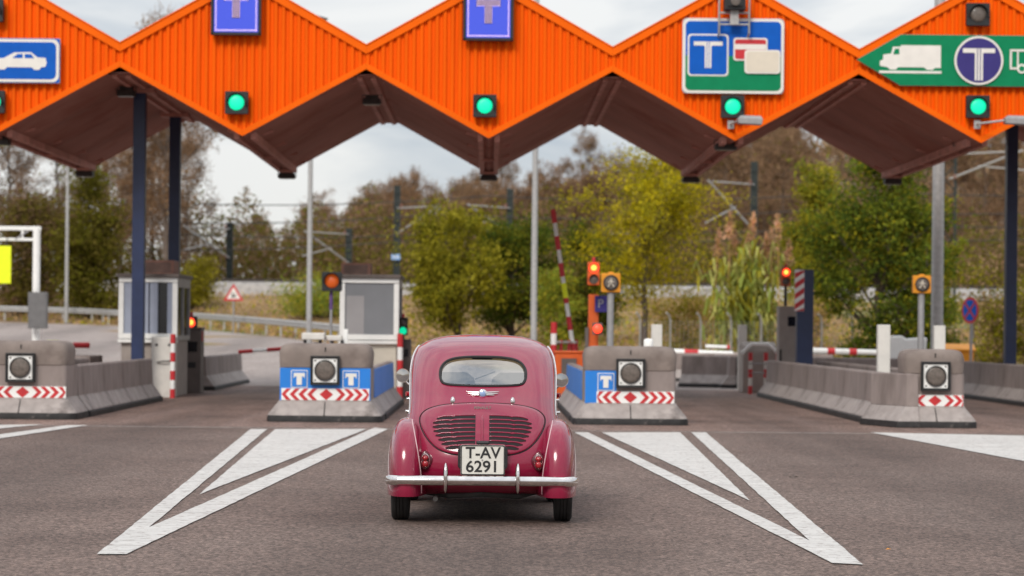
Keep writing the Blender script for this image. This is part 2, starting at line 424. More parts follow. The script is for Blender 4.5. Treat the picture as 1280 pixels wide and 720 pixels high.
nt.links.new(mr.outputs['Result'], mx.inputs['Factor']); nt.links.new(src, mx.inputs['A']); nt.links.new(mx.outputs['Result'], bs.inputs['Base Color'])
M['roadpaint'] = mk
def marking(polys, label):
    b = MB()
    for poly in polys:
        pts = [G(*p) for p in poly]
        c = sum(pts, Vector()) / len(pts)
        fine = []
        for i, p in enumerate(pts):                 # slightly uneven painted edges
            q = pts[(i+1) % len(pts)]; L = (q - p).length; k = max(1, int(L / .22))
            nrm = (q - p).normalized().cross(Vector((0, 0, 1)))
            for t in range(k):
                a = p.lerp(q, t / k); 
                if t: a = a + nrm * random.uniform(-.004, .004)
                fine.append((a.x, a.y, .008))
        ar = sum(fine[i][0]*fine[(i+1) % len(fine)][1] - fine[(i+1) % len(fine)][0]*fine[i][1] for i in range(len(fine)))
        if ar < 0: fine = fine[::-1]
        b.add(fine, [tuple(range(len(fine)))])
    return structure(b.build('road_marking', 'roadpaint', fix=False), label, 'road marking')
marking([[(121, 694), (158, 694), (485, 537), (468, 535), (186, 660.5), (334, 537), (313, 537)], ], 'white V shaped lane divider left of the car')
marking([[(249, 619), (344, 537), (458, 537)]], 'solid white triangle inside the left V marking')
marking([[(1079, 707), (1040, 705), (718, 541), (735, 541), (1012, 677), (864, 541), (882, 541)]], 'white V shaped lane divider right of the car')
marking([[(938, 627), (752, 541), (850, 541)]], 'solid white triangle inside the right V marking')
marking([[(1088, 541), (1400, 548), (1400, 600), (1290, 579)]], 'solid white marking in front of the rightmost island')
marking([[(-120, 533), (54, 531), (-120, 548)]], 'white marking in front of the leftmost island')
marking([[(-120, 560), (-120, 567), (110, 532), (84, 532)]], 'white line beside the leftmost island')

# ------------------------------------------------------------------ toll canopy
CY0, CY1 = 46.2, 56.7
PIT, XV0 = 4.705, -2.405
HALF = PIT / 2
ZVT, ZPT, ZVB, ZTB = 6.83, 8.16, 6.42, 5.12
K0, K1 = -3, 4
XL, XR = XV0 + PIT * K0, XV0 + PIT * K1
VAL = [XV0 + PIT * k for k in range(K0, K1 + 1)]
TIP = [v + HALF for v in VAL[:-1]]
def dv(x): return min(abs(x - v) for v in VAL) / HALF
def zt(x): return ZVT + (ZPT - ZVT) * dv(x)
def zb(x): return ZVB - (ZVB - ZTB) * dv(x)
can = thing('toll_canopy', 'zigzag orange toll canopy with brown underside on navy columns', 'toll canopy', (0, CY0, 0))
# corrugated front: trapezoid ribs
b = MB(); rp_ = .147; prof = [(0, 0), (.40, 0), (.52, .048), (.88, .048), (1.0, 0)]
px = []
x = XL
while x < XR:
    for t, d in prof[:-1]:
        if x + t * rp_ < XR: px.append((x + t * rp_, d))
    x += rp_
for v in VAL + TIP: px.append((v, None))
px = sorted(px, key=lambda q: q[0]); pp = []
for i, (x, d) in enumerate(px):
    if d is None: d = px[i-1][1] or 0
    if pp and abs(pp[-1][0] - x) < 1e-4: continue
    pp.append((x, d))
pp.append((XR, 0))
for i in range(len(pp) - 1):
    (x0, d0), (x1, d1) = pp[i], pp[i+1]
    b.add([(x0, d0, zb(x0)+.01), (x1, d1, zb(x1)+.01), (x1, d1, zt(x1)-.01), (x0, d0, zt(x0)-.01)], [(0, 1, 2, 3)])
b.build('fascia', 'orange', can, fix=False)
def strip(xa, za, xb, zb_, w, up, y0, y1):
    """flat band along an edge from a to b; up=+1 grows upward, -1 downward"""
    return [(xa, za), (xb, zb_), (xb, zb_ + up * w), (xa, za + up * w)]
for nm, zf, w, up, off in (('ridge_flashing', zt, .16, -1, -.035), ('edge_trim', zb, .12, 1, -.022)):
    b = MB()
    for v in VAL:
        for sgn in (-1, 1):
            x1 = v + sgn * HALF
            if x1 < XL - .01 or x1 > XR + .01: continue
            e = .0015 * sgn
            zz = zf(v), zf(x1 - 1e-6 * sgn)
            d = .03 if nm == 'ridge_flashing' else -.012
            b.prism(strip(v + e, zz[0] + d, x1 - e, zz[1] + d, w, up, 0, 0), off, -.002)
            if nm == 'ridge_flashing':
                b.prism([(v + e, zz[0] + d), (x1 - e, zz[1] + d), (x1 - e, zz[1] + d + .025), (v + e, zz[0] + d + .025)], off - .02, .35)
    b.build(nm, 'orange_trim', can)
L = CY1 - CY0
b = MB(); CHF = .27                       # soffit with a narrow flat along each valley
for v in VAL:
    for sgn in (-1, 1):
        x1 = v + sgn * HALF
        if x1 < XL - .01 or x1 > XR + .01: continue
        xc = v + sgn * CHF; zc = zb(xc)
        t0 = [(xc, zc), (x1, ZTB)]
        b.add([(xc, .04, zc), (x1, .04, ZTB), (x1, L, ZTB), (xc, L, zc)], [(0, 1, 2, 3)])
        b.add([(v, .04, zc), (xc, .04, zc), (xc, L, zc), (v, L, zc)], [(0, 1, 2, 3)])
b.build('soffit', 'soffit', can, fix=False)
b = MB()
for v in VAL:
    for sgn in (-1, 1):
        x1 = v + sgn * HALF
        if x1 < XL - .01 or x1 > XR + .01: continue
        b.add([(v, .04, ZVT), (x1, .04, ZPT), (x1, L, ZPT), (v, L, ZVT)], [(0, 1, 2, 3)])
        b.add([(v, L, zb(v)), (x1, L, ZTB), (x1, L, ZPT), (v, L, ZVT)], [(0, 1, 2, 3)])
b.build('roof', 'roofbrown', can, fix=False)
b = MB()
for v in VAL:                              # panel joints across each soffit slope
    for sgn in (-1, 1):
        x1 = v + sgn * HALF
        if x1 < XL - .01 or x1 > XR + .01: continue
        for yy in (2.6, 5.2, 7.8):
            xa, xb = v + sgn * (CHF + .03), x1 - sgn * .1
            b.add([(xa, yy-.02, zb(xa)-.012), (xb, yy-.02, zb(xb)-.012), (xb, yy+.02, zb(xb)-.012), (xa, yy+.02, zb(xa)-.012)], [(0, 1, 2, 3)])
            b.build('panel_joint', 'roofbrown', can); b = MB()
        b.box(((v+x1)/2, L+.01, (zb(v)+ZTB)/2+.02), (HALF/math.cos(math.atan2(ZVB-ZTB, HALF))*.99, .05, .07), ry=sgn*math.atan2(ZVB-ZTB, HALF))
        b.build('edge_beam', 'beam', can); b = MB()
for x, z, n2 in [(v, ZVB - .11, 0) for v in VAL[1:-1]] + [(t, ZTB - .035, 1) for t in TIP]:
    b = MB()
    if n2:
        for s in (-1, 1): b.box((x + s * .16, L/2 + .2, z + .07), (.10, L - .5, .14))
        b.box((x, L/2 + .2, z + .10), (.22, L - .6, .03))
        b.box((x, L - .6, z + .0), (.30, .5, .05)); b.box((x, L*.55, z+.02), (.36, .12, .06))
        for yy in (1.5, 4.5, 7.5, L - .5):
            for s in (-1, 1): b.box((x + s * .28, yy, z + .20), (.36, .05, .05), ry=-s*R(14))
    else:
        b.box((x, L/2, z), (.40, L - .3, .03)); b.box((x - .13, L/2, z - .05), (.10, L - .36, .08)); b.box((x + .13, L/2, z - .05), (.10, L - .4, .08))
        for yy in (1.2, 5., 9.):
            for s in (-1, 1): b.box((x + s * .28, yy, z - .03), (.42, .05, .05), ry=s*R(20))
    b.build('roof_beam', 'beam', can, bevel=.006)
for x in (VAL[2], VAL[6]):
    for y in (48.9 - CY0, 54.4 - CY0):
        b = MB()
        b.box((x, y, 3.13), (.24, .05, 6.26)); b.box((x, y - .12, 3.13), (.24, .03, 6.26)); b.box((x, y + .12, 3.13), (.24, .03, 6.26))
        b.box((x - .1175, y, 3.13), (.012, .23, 6.24)); b.box((x + .1175, y, 3.13), (.012, .23, 6.24))
        c = b.build('column', 'navy', can, bevel=.008)
        b = MB(); b.box((x, y, 6.21), (.62, .5, .10)); b.build('top_plate', 'beam', c)
        b = MB(); b.box((x, y, .02), (.5, .5, .04)); b.build('base_plate', 'beam', c)

YF = CY0 - .05      # plane just in front of the fascia
def fp(x, y): return P(x, y, YF)

# --- lane signals on the canopy
def lane_signal(x, y, on, label, group):
    p = fp(x, y); p.y = YF - .02
    t = thing('lane_signal', label, 'traffic light', p, 0, group)
    b = MB(); b.prism(rrect(.222, .215, .02), -.12, .0); b.prism([(-.1,-.12),(.1,-.12),(.1,.12),(-.1,.12)], -.0, .055); b.build('housing', 'black', t, bevel=.006)
    b = MB(); b.lathe([(.148, -.121), (.148, -.13), (.135, -.142), (.08, -.152), (.0001, -.155)], (0, 0, 0), 'y', 32); b.build('lens', 'g_on' if on else 'lensdark', t, smooth=60)
    b = MB()
    rr = [(.175, .18)]
    pts_o = [(.185*math.cos(a), .185*math.sin(a)) for a in [R(-20 + 220*k/20) for k in range(21)]]
    for i in range(20):
        (xa, za), (xb, zb2) = pts_o[i], pts_o[i+1]
        q = .955
        b.add([(xa, -.12, za), (xb, -.12, zb2), (xb, -.21, zb2), (xa, -.21, za), (xa*q, -.12, za*q), (xb*q, -.12, zb2*q), (xb*q, -.21, zb2*q), (xa*q, -.21, za*q)],
              [(0, 1, 2, 3), (7, 6, 5, 4), (3, 2, 6, 7), (0, 3, 7, 4), (1, 5, 6, 2)])
    b.build('visor', 'black', t, fix=True)
    return t
lane_signal(-7, 128, True, 'green lane signal under the blue car sign, cut by the left edge', 'green lane signals on the canopy')
lane_signal(296.5, 129, True, 'green lane signal below the left blue letter display', 'green lane signals on the canopy')
lane_signal(606, 133, True, 'green lane signal below the middle blue letter display', 'green lane signals on the canopy')
lane_signal(915, 134, True, 'green lane signal below the blue and green card sign', 'green lane signals on the canopy')
lane_signal(1221, 134, True, 'green lane signal below the green lorry sign', 'green lane signals on the canopy')
lane_signal(1221, 19, False, 'unlit dark lane signal above the green lorry sign', 'unlit signals on the canopy')
lane_signal(-9, 14, False, 'unlit dark lane signal above the blue car sign', 'unlit signals on the canopy')

# --- lit letter displays
def led_board(x, y, label):
    p = fp(x, y); p.y = YF - .02
    t = thing('led_display', label, 'display', p, 0, 'lit letter displays')
    b = MB()
    hw, hh = .475, .53
    b.prism([(-hw,-hh),(hw,-hh),(hw,hh),(-hw,hh)], -.10, .0)
    for c, d in (((0, -.115, hh-.02), (2*hw, .05, .05)), ((0, -.115, -hh+.02), (2*hw, .05, .05)), ((-hw+.02, -.115, 0), (.05, .05, 2*hh)), ((hw-.02, -.115, 0), (.05, .05, 2*hh))): b.box(c, d)
    b.prism([(-.2,-.2),(.2,-.2),(.2,.2),(-.2,.2)], 0, .06)
    b.build('housing', 'black', t, bevel=.008)
    b = MB(); b.prism(rrect(hw-.055, hh-.055, .01), -.106, -.101); b.build('screen', 'ledblue', t)
    b = MB(); b.prism(T_poly(.46, .46, 0, .02, .24, .32, .05), -.110, -.104); b.build('letter_shade', 'ledshade', t)
    b = MB(); s_ = .014
    for i in range(23):
        for sg in (-1, 1):
            xx = -.385 + .77 * i / 22; zz = -.44 + .88 * i / 22
            b.box((xx, -.109, sg * .44), (.020, .006, .026)); b.box((sg * .385, -.109, zz), (.026, .006, .020))
    for i in range(13):
        for j in range(3): b.box((-.21 + .42*i/12, -.113, .225 - .045*j), (.018, .006, .022))
    for i in range(4):
        for j in range(9): b.box((-.06 + .12*i/3, -.113, .09 - .034*j), (.018, .006, .018))
    b.build('led_dots', 'ledpink', t)['kind'] = 'stuff'
led_board(296, 10, 'left blue lit display with a dotted pink letter T on the canopy')
led_board(610.5, 17, 'middle blue lit display with a dotted pink letter T on the canopy')

def layers(t, items):
    """flat sheets of a sign, each about 5 mm in front of the one before"""
    for k, (nm, poly, m) in enumerate(items):
        b = MB()
        for pl in (poly if isinstance(poly[0][0], (tuple, list)) else [poly]): b.prism(pl, -.045 - .005 * (k + 1), -.043 - .005 * k)
        b.build(nm, m, t)
def back(t, poly, m='greymetal'):
    b = MB(); b.prism(poly, -.043, -.01); b.build('board', m, t)
    b = MB()
    xs_ = [p[0] for p in poly]; zs_ = [p[1] for p in poly]
    b.box(((min(xs_)+max(xs_))/2, .02, .2*max(zs_)), ((max(xs_)-min(xs_))*.7, .058, .06)); b.box(((min(xs_)+max(xs_))/2, .02, .3*min(zs_)), ((max(xs_)-min(xs_))*.7, .058, .06))
    b.build('bracket', 'greymetal', t)

SC = YF / FPX
def sgn_poly(pts, cx, cy): return [((x - cx) * SC, (cy - y) * SC) for x, y in pts]
# blue car sign on the left
cx, cy = -1, 76
p = fp(cx, cy); p.y = YF - .03
t = thing('lane_sign', 'blue rectangular canopy sign with a white car silhouette', 'sign', p)
w, h = 77*SC, 28*SC
back(t, rrect(w, h, .02))
car_s = sgn_poly([(-52,84),(-50,77),(-36,74),(-24,66),(-4,66),(4,72),(-4,72)][:0] + [(-22,84),(-21,79),(-6,74),(6,73),(19,66),(40,65.5),(48,72),(58,72.5),(59.5,79),(57.5,84),(53,84),(50,87.5),(44,87.5),(41,84.5),(10,84.5),(7,87.5),(1,87.5),(-2,84.5)], cx, cy)
win = [sgn_poly([(17,73),(23,68),(29.5,68),(29.5,73)], cx, cy), sgn_poly([(32,73),(32,68),(40,68),(44,73)], cx, cy)]
layers(t, [('face', rrect(w-.01, h-.01, .02), 'signblue'), ('border', rrect(w-.02, h-.02, .12), 'signwhite'), ('panel', rrect(w-.075, h-.075, .10), 'signblue'), ('car_symbol', car_s, 'signwhite'), ('symbol_window', win, 'signblue')])

# blue / green card sign
cx, cy = 916, 70.5
p = fp(cx, cy); p.y = YF - .03
t = thing('payment_sign', 'blue and green canopy sign with letter T and two payment cards', 'sign', p)
w, h = 63.5*SC, 47*SC
back(t, rrect(w, h, .08))
def arcpoly(hw, hh, r, top, mid):
    pts = rrect(hw, hh, r)
    q = [(x, z) for x, z in pts if (z >= mid if top else z <= mid)]
    return q
up = [pt for pt in rrect(w-.06, h-.06, .09) if pt[1] > 0]
lo = [pt for pt in rrect(w-.06, h-.06, .09) if pt[1] < 0]
zm = .0
up2 = up + [(-(w-.06), zm), (w-.06, zm)]
lo2 = [(-(w-.06), zm-.001)] + lo + [(w-.06, zm-.001)]
def px_rr(x0, y0, x1, y1, r): return rrect((x1-x0)/2*SC, (y1-y0)/2*SC, r, ((x0+x1)/2-cx)*SC, (cy-(y0+y1)/2)*SC)
tcx, tcz = (884.5-cx)*SC, (cy-70)*SC
Tt = [[(tcx+a*SC, tcz+c*SC) for a, c in ((-18,17),(-18,12),(-5.6,12),(-4,10.5),(-4,-16),(-1.8,-16),(-1.8,17))],
      [(tcx+a*SC, tcz+c*SC) for a, c in ((18,17),(18,12),(5.6,12),(4,10.5),(4,-16),(1.8,-16),(1.8,17))],
      [(tcx+a*SC, tcz+c*SC) for a, c in ((-1,17),(-1,-16),(1,-16),(1,17))]]
layers(t, [('border', rrect(w-.004, h-.004, .12), 'signwhite'), ('upper_panel', up2, 'signblue'), ('lower_panel', lo2, 'signgreen'),
           ('letter_border', px_rr(859, 43.5, 910, 96, .07), 'signwhite'), ('letter_panel', px_rr(861, 45.5, 908, 94, .06), 'signblue'), ('letter', Tt, 'signwhite'),
           ('card_border', px_rr(916, 48, 958.5, 76.5, .05), 'signwhite'), ('red_card', px_rr(918, 50, 956.5, 74.5, .04), 'signred'),
           ('card_stripe', px_rr(918, 56, 956.5, 62.5, .002), 'signwhite'), ('front_card_border', px_rr(930, 63, 974.5, 92.5, .06), 'signwhite'), ('cream_card', px_rr(932, 65, 972.5, 90.5, .05), 'signcream')])

# camera box on a tube frame in front of that sign
p = fp(916, 10); p.y = YF - .30
t = thing('camera_box', 'dark enforcement camera on a steel tube frame above the card sign', 'camera', p)
b = MB(); b.box((0, 0, .06), (.40, .34, .30)); b.prism(rrect(.15, .11, .03, 0, .07), -.20, -.16); b.build('housing', 'black', t, bevel=.015)
b = MB(); b.lathe([(.09, -.205), (.09, -.235), (.0001, -.24)], (0, 0, .07), 'y', 20); b.build('lens', 'lensdark', t)
b = MB()
for s in (-1, 1): b.tube([(s*.285, .02, .35), (s*.285, .02, -.52), (s*.285, .22, -.56)], .022)
for z in (-.35, -.13): b.tube([(-.285, .02, z), (.285, .02, z)], .02)
b.box((0, .02, -.22), (.16, .12, .28)); b.build('frame', 'galv', t, smooth=50)

# green lorry sign, arrow shaped at both ends
cx, cy = 1222, 76.5
p = fp(cx, cy); p.y = YF - .03
t = thing('lorry_sign', 'long green arrow ended canopy sign with white lorry and round letter T badge', 'sign', p)
hx = [(-152*SC, 0), (-97*SC, -32*SC), (97*SC, -32*SC), (152*SC, 0), (97*SC, 32*SC), (-97*SC, 32*SC)]
back(t, hx)
lorry = sgn_poly([(1099,84),(1099,78),(1103,76),(1103,70),(1113,68.5),(1115,60),(1125,60),(1125,58),(1175,58),(1175,86),(1168,86),(1165,88.5),(1158,88.5),(1154,85.5),(1122,85.5),(1119,88.5),(1112,88.5),(1108,85.5)], cx, cy)
lwin = sgn_poly([(1115.5,69.5),(1117.5,62.5),(1123,62.5),(1123,69.5)], cx, cy)
base = sgn_poly([(1098,90),(1098,93),(1176,93),(1176,90)], cx, cy)
def ring(cxp, cyp, r0, r1):
    a = [((cxp-cx)*SC + r0*SC*math.cos(q), (cy-cyp)*SC + r0*SC*math.sin(q)) for q in [2*math.pi*k/24 for k in range(24)]]
    return a
tr = []
for x0, y0, x1, y1 in ((1261,62,1263.5,87),(1261,62,1340,64.5),(1261,84.5,1340,87),(1270,62,1272,87),(1282,62,1284,87),(1337.5,62,1340,87),(1300,62,1302,87),(1318,62,1320,87)):
    tr.append(sgn_poly([(x0,y0),(x1,y0),(x1,y1),(x0,y1)], cx, cy))
tr = [tr[1], tr[2]] + [[(a, min(max(c, (cy-84.2)*SC), (cy-64.8)*SC)) for a, c in q] for q in (tr[0], tr[3], tr[4], tr[5], tr[6], tr[7])]
tcx, tcz = 0, 0
T3 = [[(a*SC, c*SC+.0) for a, c in ((-20,15),(-20,9.5),(-6,9.5),(-5,8.5),(-5,-25),(-2.4,-25),(-2.4,15))],
      [(a*SC, c*SC) for a, c in ((20,15),(20,9.5),(6,9.5),(5,8.5),(5,-25),(2.4,-25),(2.4,15))],
      [(a*SC, c*SC) for a, c in ((-1.2,15),(-1.2,-25),(1.2,-25),(1.2,15))]]
layers(t, [('panel', [(a*.998, c*.99) for a, c in hx], 'signgreen'), ('lorry_symbol', [lorry, base], 'signwhite'), ('symbol_window', lwin, 'signgreen'), ('trailer_symbol', tr, 'signwhite'),
           ('wheel_symbol', ring(1276, 86, 6, 0), 'signwhite'), ('wheel_hub', ring(1276, 86, 3.5, 0), 'signgreen'), ('wheel_symbol', ring(1326, 86, 6, 0), 'signwhite'), ('wheel_hub', ring(1326, 86, 3.5, 0), 'signgreen'),
           ('round_border', circle(30.5*SC, 0, 0, 48), 'signwhite'), ('round_badge', circle(27.8*SC, 0, 0, 48), 'signpurple'), ('letter', T3, 'signwhite')])

# --- floodlights
def flood(loc, label, group, body='darkmetal', w=.36, face=0., tilt=0.):
    t = thing('floodlight', label, 'floodlight', loc, face, group)
    b = MB(); b.loft([[(-w/2, -.13, -.05), (w/2, -.13, -.05), (w/2, .13, -.05), (-w/2, .13, -.05)], [(-w/2*.92, -.12, .07), (w/2*.92, -.12, .07), (w/2*.92, .1, .07), (-w/2*.92, .1, .07)]])
    b.build('lamp_body', body, t, bevel=.012)
    b = MB(); b.box((0, 0, -.058), (w*.86, .22, .012)); b.build('lamp_glass', 'lensdark', t)
    b = MB()
    for s in (-1, 1): b.box((s*(w/2+.012), 0, .05), (.012, .04, .16))
    b.box((0, 0, .135), (w+.036, .04, .014)); b.box((0, 0, .10), (w*.7, .2, .06)); b.build('bracket', body, t)
    return t
GRP = 'floodlights hung under the canopy'
for (t_, lab) in zip(TIP[1:6], ('first', 'second', 'third', 'fourth', 'fifth')):
    flood((t_, CY1 - .35, ZTB - .135), 'dark floodlight hung at the rear of the %s canopy keel from the left' % lab, GRP, w=.40)
flood((VAL[3], CY0 + 2.3, ZVB - .42), 'dark floodlight under the canopy valley left of the middle letter display', GRP, w=.36)
q = P(907, 184, CY0 + 1.2); flood(q, 'dark floodlight under the canopy tip below the card sign', GRP, w=.42)
q = P(1205, 180, CY0 + 1.6); flood(q, 'dark floodlight on the white arm left of the right navy column', GRP, w=.40)
q = P(-2, 178, CY0 + 1.2); flood(q, 'dark floodlight under the canopy at the left edge', GRP, w=.46)
q = P(158, 117, CY0 + 2.1); flood(q, 'dark floodlight beside the top of the front navy column', GRP, w=.36)
def wall_lamp(x, y, label, arm):
    p = fp(x, y); p.y = YF - .45
    t = thing('wall_lamp', label, 'lamp', p, 0, 'pale lamps on arms at the fascia')
    b = MB(); b.loft([[(-.22, -.12, -.07), (.22, -.12, -.09), (.22, .12, -.09), (-.22, .12, -.07)], [(-.24, -.12, .03), (.24, -.12, .02), (.24, .12, .02), (-.24, .12, .03)], [(-.17, -.08, .09), (.2, -.08, .08), (.2, .08, .08), (-.17, .08, .09)]])
    b.build('lamp_body', 'greymetal', t, bevel=.012)
    b = MB(); b.tube([(-arm, .42, -.05), (-arm, .2, -.05), (-.2, .0, .0)], .022); b.box((-arm, .40, -.05), (.12, .03, .16)); b.build('arm', 'galv', t, smooth=50)
wall_lamp(934, 153, 'pale lamp on a short arm at the tip below the card sign', .32)
wall_lamp(1264, 153, 'pale lamp on a long arm in front of the right navy column', .66)
# ------------------------------------------------------------------ toll islands
def rect_ring(hw, y0, y1, r, z, n=5):
    r = max(r, .002); pts = []
    for sx, sy, a0 in ((1, 1, 0), (-1, 1, 90), (-1, -1, 180), (1, -1, 270)):
        cxx = sx * (hw - r); cyy = (y1 - r) if sy > 0 else (y0 + r)
        for k in range(n + 1):
            a = R(a0 + 90*k/n); pts.append((cxx + r*math.cos(a), cyy + r*math.sin(a), z))
    return pts
def chevrons(t, x0, x1, z0, z1, y, xc, step=.135):
    b = MB(); b.box(((x0+x1)/2, y, (z0+z1)/2), (x1-x0, .012, z1-z0))
    p = b.build('chevron_board', 'white', t, bevel=.003)
    b = MB(); zc = (z0+z1)/2; hz = (z1-z0)/2 - .004; w = .072; sk = .085
    def clip(poly):
        xs_ = [(min(max(a, x0+.004), x1-.004), c) for a, c in poly]
        return xs_ if max(a for a, c in xs_) - min(a for a, c in xs_) > .012 else None
    polys = [[(xc-sk-.02, zc), (xc, zc+hz), (xc+sk+.02, zc), (xc, zc-hz)]]
    k = 1
    while k < 9:
        for s in (-1, 1):
            o = xc + s*(k*step + .03)
            pl = [(o - s*sk*.3, zc+hz), (o - s*sk*.3 + s*w, zc+hz), (o + s*sk*.7 + s*w, zc), (o - s*sk*.3 + s*w, zc-hz), (o - s*sk*.3, zc-hz), (o + s*sk*.7, zc)]
            if min(a for a, c in pl) > x1 or max(a for a, c in pl) < x0: continue
            pl = clip(pl)
            if pl: polys.append(pl)
        k += 1
    for pl in polys: b.prism(pl, y - .010, y - .004)
    b.build('chevron', 'red', p)
def lens_unit(loc, label):
    t = thing('island_lamp', label, 'warning lamp', loc, 0, 'round lamps set into the island fronts')
    b = MB()
    for c, d in (((0, 0, .211), (.45, .14, .028)), ((0, 0, -.211), (.45, .14, .028)), ((-.211, 0, 0), (.028, .14, .394)), ((.211, 0, 0), (.028, .14, .394))): b.box(c, d)
    b.box((0, .05, 0), (.40, .05, .40)); b.build('frame', 'black', t, bevel=.006)
    b = MB(); b.prism(rrect(.185, .185, .01), -.035, .03); b.build('face_plate', 'white', t, bevel=.004)
    b = MB(); b.lathe([(.162, -.036), (.164, -.055), (.150, -.060), (.140, -.052), (.140, -.045)], (0, 0, 0), 'y', 36); b.build('rim', 'darkmetal', t, smooth=35)
    b = MB(); b.lathe([(.140, -.046), (.12, -.050), (.118, -.055), (.10, -.056), (.06, -.060), (.0001, -.062)], (0, 0, 0), 'y', 36); b.build('lens', 'lensdark', t, smooth=60)
    b = MB()
    for sx in (-1, 1):
        for sz in (-1, 1): b.cyl((sx*.15, -.034, sz*.15), (sx*.15, -.042, sz*.15), .014, n=8)
    b.build('bolt', 'darkmetal', t)
ISX = {1: -7.24, 2: -2.535, 3: 2.185, 4: 6.895}
IY = 37.2
ISL = {}
def symbol_T(t, x, y, z, s=.16):
    b = MB()
    o, i = rrect(s, s*1.06, .01, x, z), rrect(s-.012, s*1.06-.012, .008, x, z)
    b.prism(o, y-.006, y-.001); p = b.build('symbol_frame', 'signwhite', t)
    b = MB(); b.prism(i, y-.011, y-.004); b.build('symbol_panel', 'bluewrap', p)
    b = MB(); b.prism(T_poly(s*1.35, s*1.45, x, z, .3, .46, .03), y-.016, y-.008); b.build('letter', 'signwhite', p)
def island_nose(k, label, blue, hw=.71, toe=.88, capw=.71):
    X = ISX[k]; loc = (X, IY, 0)
    t = thing('toll_island', label, 'toll island', loc, 0, 'concrete noses of the toll islands')
    b = MB(); b.loft([rect_ring(toe+.012, -.01, 1.3, .16, .006), rect_ring(toe+.012, -.012, 1.3, .16, .07), rect_ring(toe+.004, 0, 1.3, .15, .105)]); b.build('kerb', 'kerbblack', t, smooth=40)
    b = MB(); b.loft([rect_ring(toe, .002, 1.28, .14, .10), rect_ring(toe-.01, .012, 1.28, .14, .13), rect_ring(hw+.02, .17, 1.26, .11, .31), rect_ring(hw+.005, .185, 1.25, .10, .345)]); b.build('toe', 'conc_lo', t, smooth=35)
    b = MB(); b.loft([rect_ring(hw, .19, 1.25, .09, .33), rect_ring(hw-.004, .195, 1.25, .09, .84)]); b.build('nose', 'conc', t, smooth=35)
    ring = []; ctop = 1.215
    for z, dw, dy in ((.835, .03, .03), (.845, .0, .0), (1.06, -.012, -.015), (1.13, .004, .0), (1.175, .03, .02), (1.20, .075, .05), (ctop, .14, .10)):
        ring.append(rect_ring(capw - dw, .18 + dy, 1.0 - dy, .12, z))
    b = MB(); b.loft(ring); b.build('cap', 'conc_cap', t, smooth=50)
    b = MB(); b.box((0, .176, 1.0), (.018, .012, .31)); b.build('joint', 'under', t)
    b = MB(); b.box((0, .186, .38), (.016, .012, .12)); b.build('joint', 'under', t)
    b = MB(); b.box((0, .02, .105), (.014, .05, .05)); b.box((0, .082, .21), (.014, .25, .012), rx=R(49)); b.build('joint', 'under', t)
    if blue:
        x0, x1 = blue
        b = MB(); b.box(((x0+x1)/2, .188, .585), (x1-x0, .012, .50)); b.build('blue_panel', 'bluewrap', t)
    lens_unit((X, IY + .15, .80), label_l[k])
    ISL[k] = t
    return t
label_l = {1: 'round dark lamp in the front of the leftmost all grey island', 2: 'round dark lamp between two blue panels on the island left of the car',
           3: 'round dark lamp beside the blue panel on the island right of the car', 4: 'round dark lamp in the narrow tapered grey island nose'}
t = island_nose(1, 'leftmost grey concrete island nose with red and white chevrons', None)
chevrons(t, -.72, .70, .33, .51, .178, .03)
t = island_nose(2, 'island nose left of the car, fully wrapped in blue with two letter T symbols', (-.70, .70))
chevrons(t, -.675, .685, .335, .52, .176, .02)
symbol_T(t, -.40, .180, .665, .128); symbol_T(t, .40, .180, .665, .128)
t = island_nose(3, 'island nose right of the car with blue only on its left half', (-.70, -.22))
chevrons(t, -.52, .68, .335, .52, .176, -.0)
symbol_T(t, -.38, .180, .665, .128)
t = island_nose(4, 'narrow tapered grey island nose at the right with short chevron board', None, hw=.47, toe=.63, capw=.455)
chevrons(t, -.46, .44, .335, .51, .178, -.0)

# precast barrier segments along the island edges; profile across, outer face at +x
def barrier(loc, length, rz, label, group, blue=False, side=1, h=.83, wid=.17, mats=('kerbblack', 'conc_lo', 'conc')):
    t = thing('concrete_barrier', label, 'barrier', loc, rz, group)
    s = side
    def pr(b, poly, g=0.008): 
        n = len(poly); r0 = [(p[0]*s, g, p[1]) for p in poly]; r1 = [(p[0]*s, length-g, p[1]) for p in poly]
        b.loft([r0, r1])
    b = MB(); pr(b, [(.205, 0.004), (.205, .085), (.18, .105), (-wid, .105), (-wid, .004)]); b.build('kerb', mats[0], t, bevel=.01)
    b = MB(); pr(b, [(.175, .10), (.165, .13), (.02, .32), (.012, .345), (-wid+.004, .345), (-wid+.004, .10)]); b.build('toe', mats[1], t, bevel=.012)
    b = MB(); pr(b, [(.008, .34), (-.015, h-.03), (-.035, h), (-wid+.03, h), (-wid+.008, h-.03), (-wid+.008, .34)]); b.build('wall', mats[2], t, bevel=.01)
    if blue:
        b = MB(); pr(b, [(.014, .35), (-.008, h-.03), (-.02, h-.028), (-.004, .35)]); b.build('blue_wrap', 'bluewrap', t)
    return t
def run(x, y0, y1, n, lab, grp, blue=False, side=1):
    L_ = (y1 - y0) / n
    for i in range(n): barrier((x, y0 + i*L_, 0), L_, 0, lab, grp, blue, side)
e2 = .70
run(ISX[1]+e2, IY+1.3, 47.0, 4, 'grey barrier segment along the lane behind the leftmost island nose', 'barrier segments behind the leftmost island nose')
run(ISX[1]-e2, IY+1.3, 47.0, 4, 'grey barrier segment on the far side of the leftmost island', 'barrier segments on the far side of the leftmost island', side=-1)
barrier((ISX[1]+e2+.1, 55.0, 0), 8.0, 0, 'long low grey barrier beyond the left booth', None, h=.78)
run(ISX[2]+e2, IY+1.3, 46.5, 3, 'blue wrapped barrier segment running back left of the car', 'blue barrier segments left of the car', True)
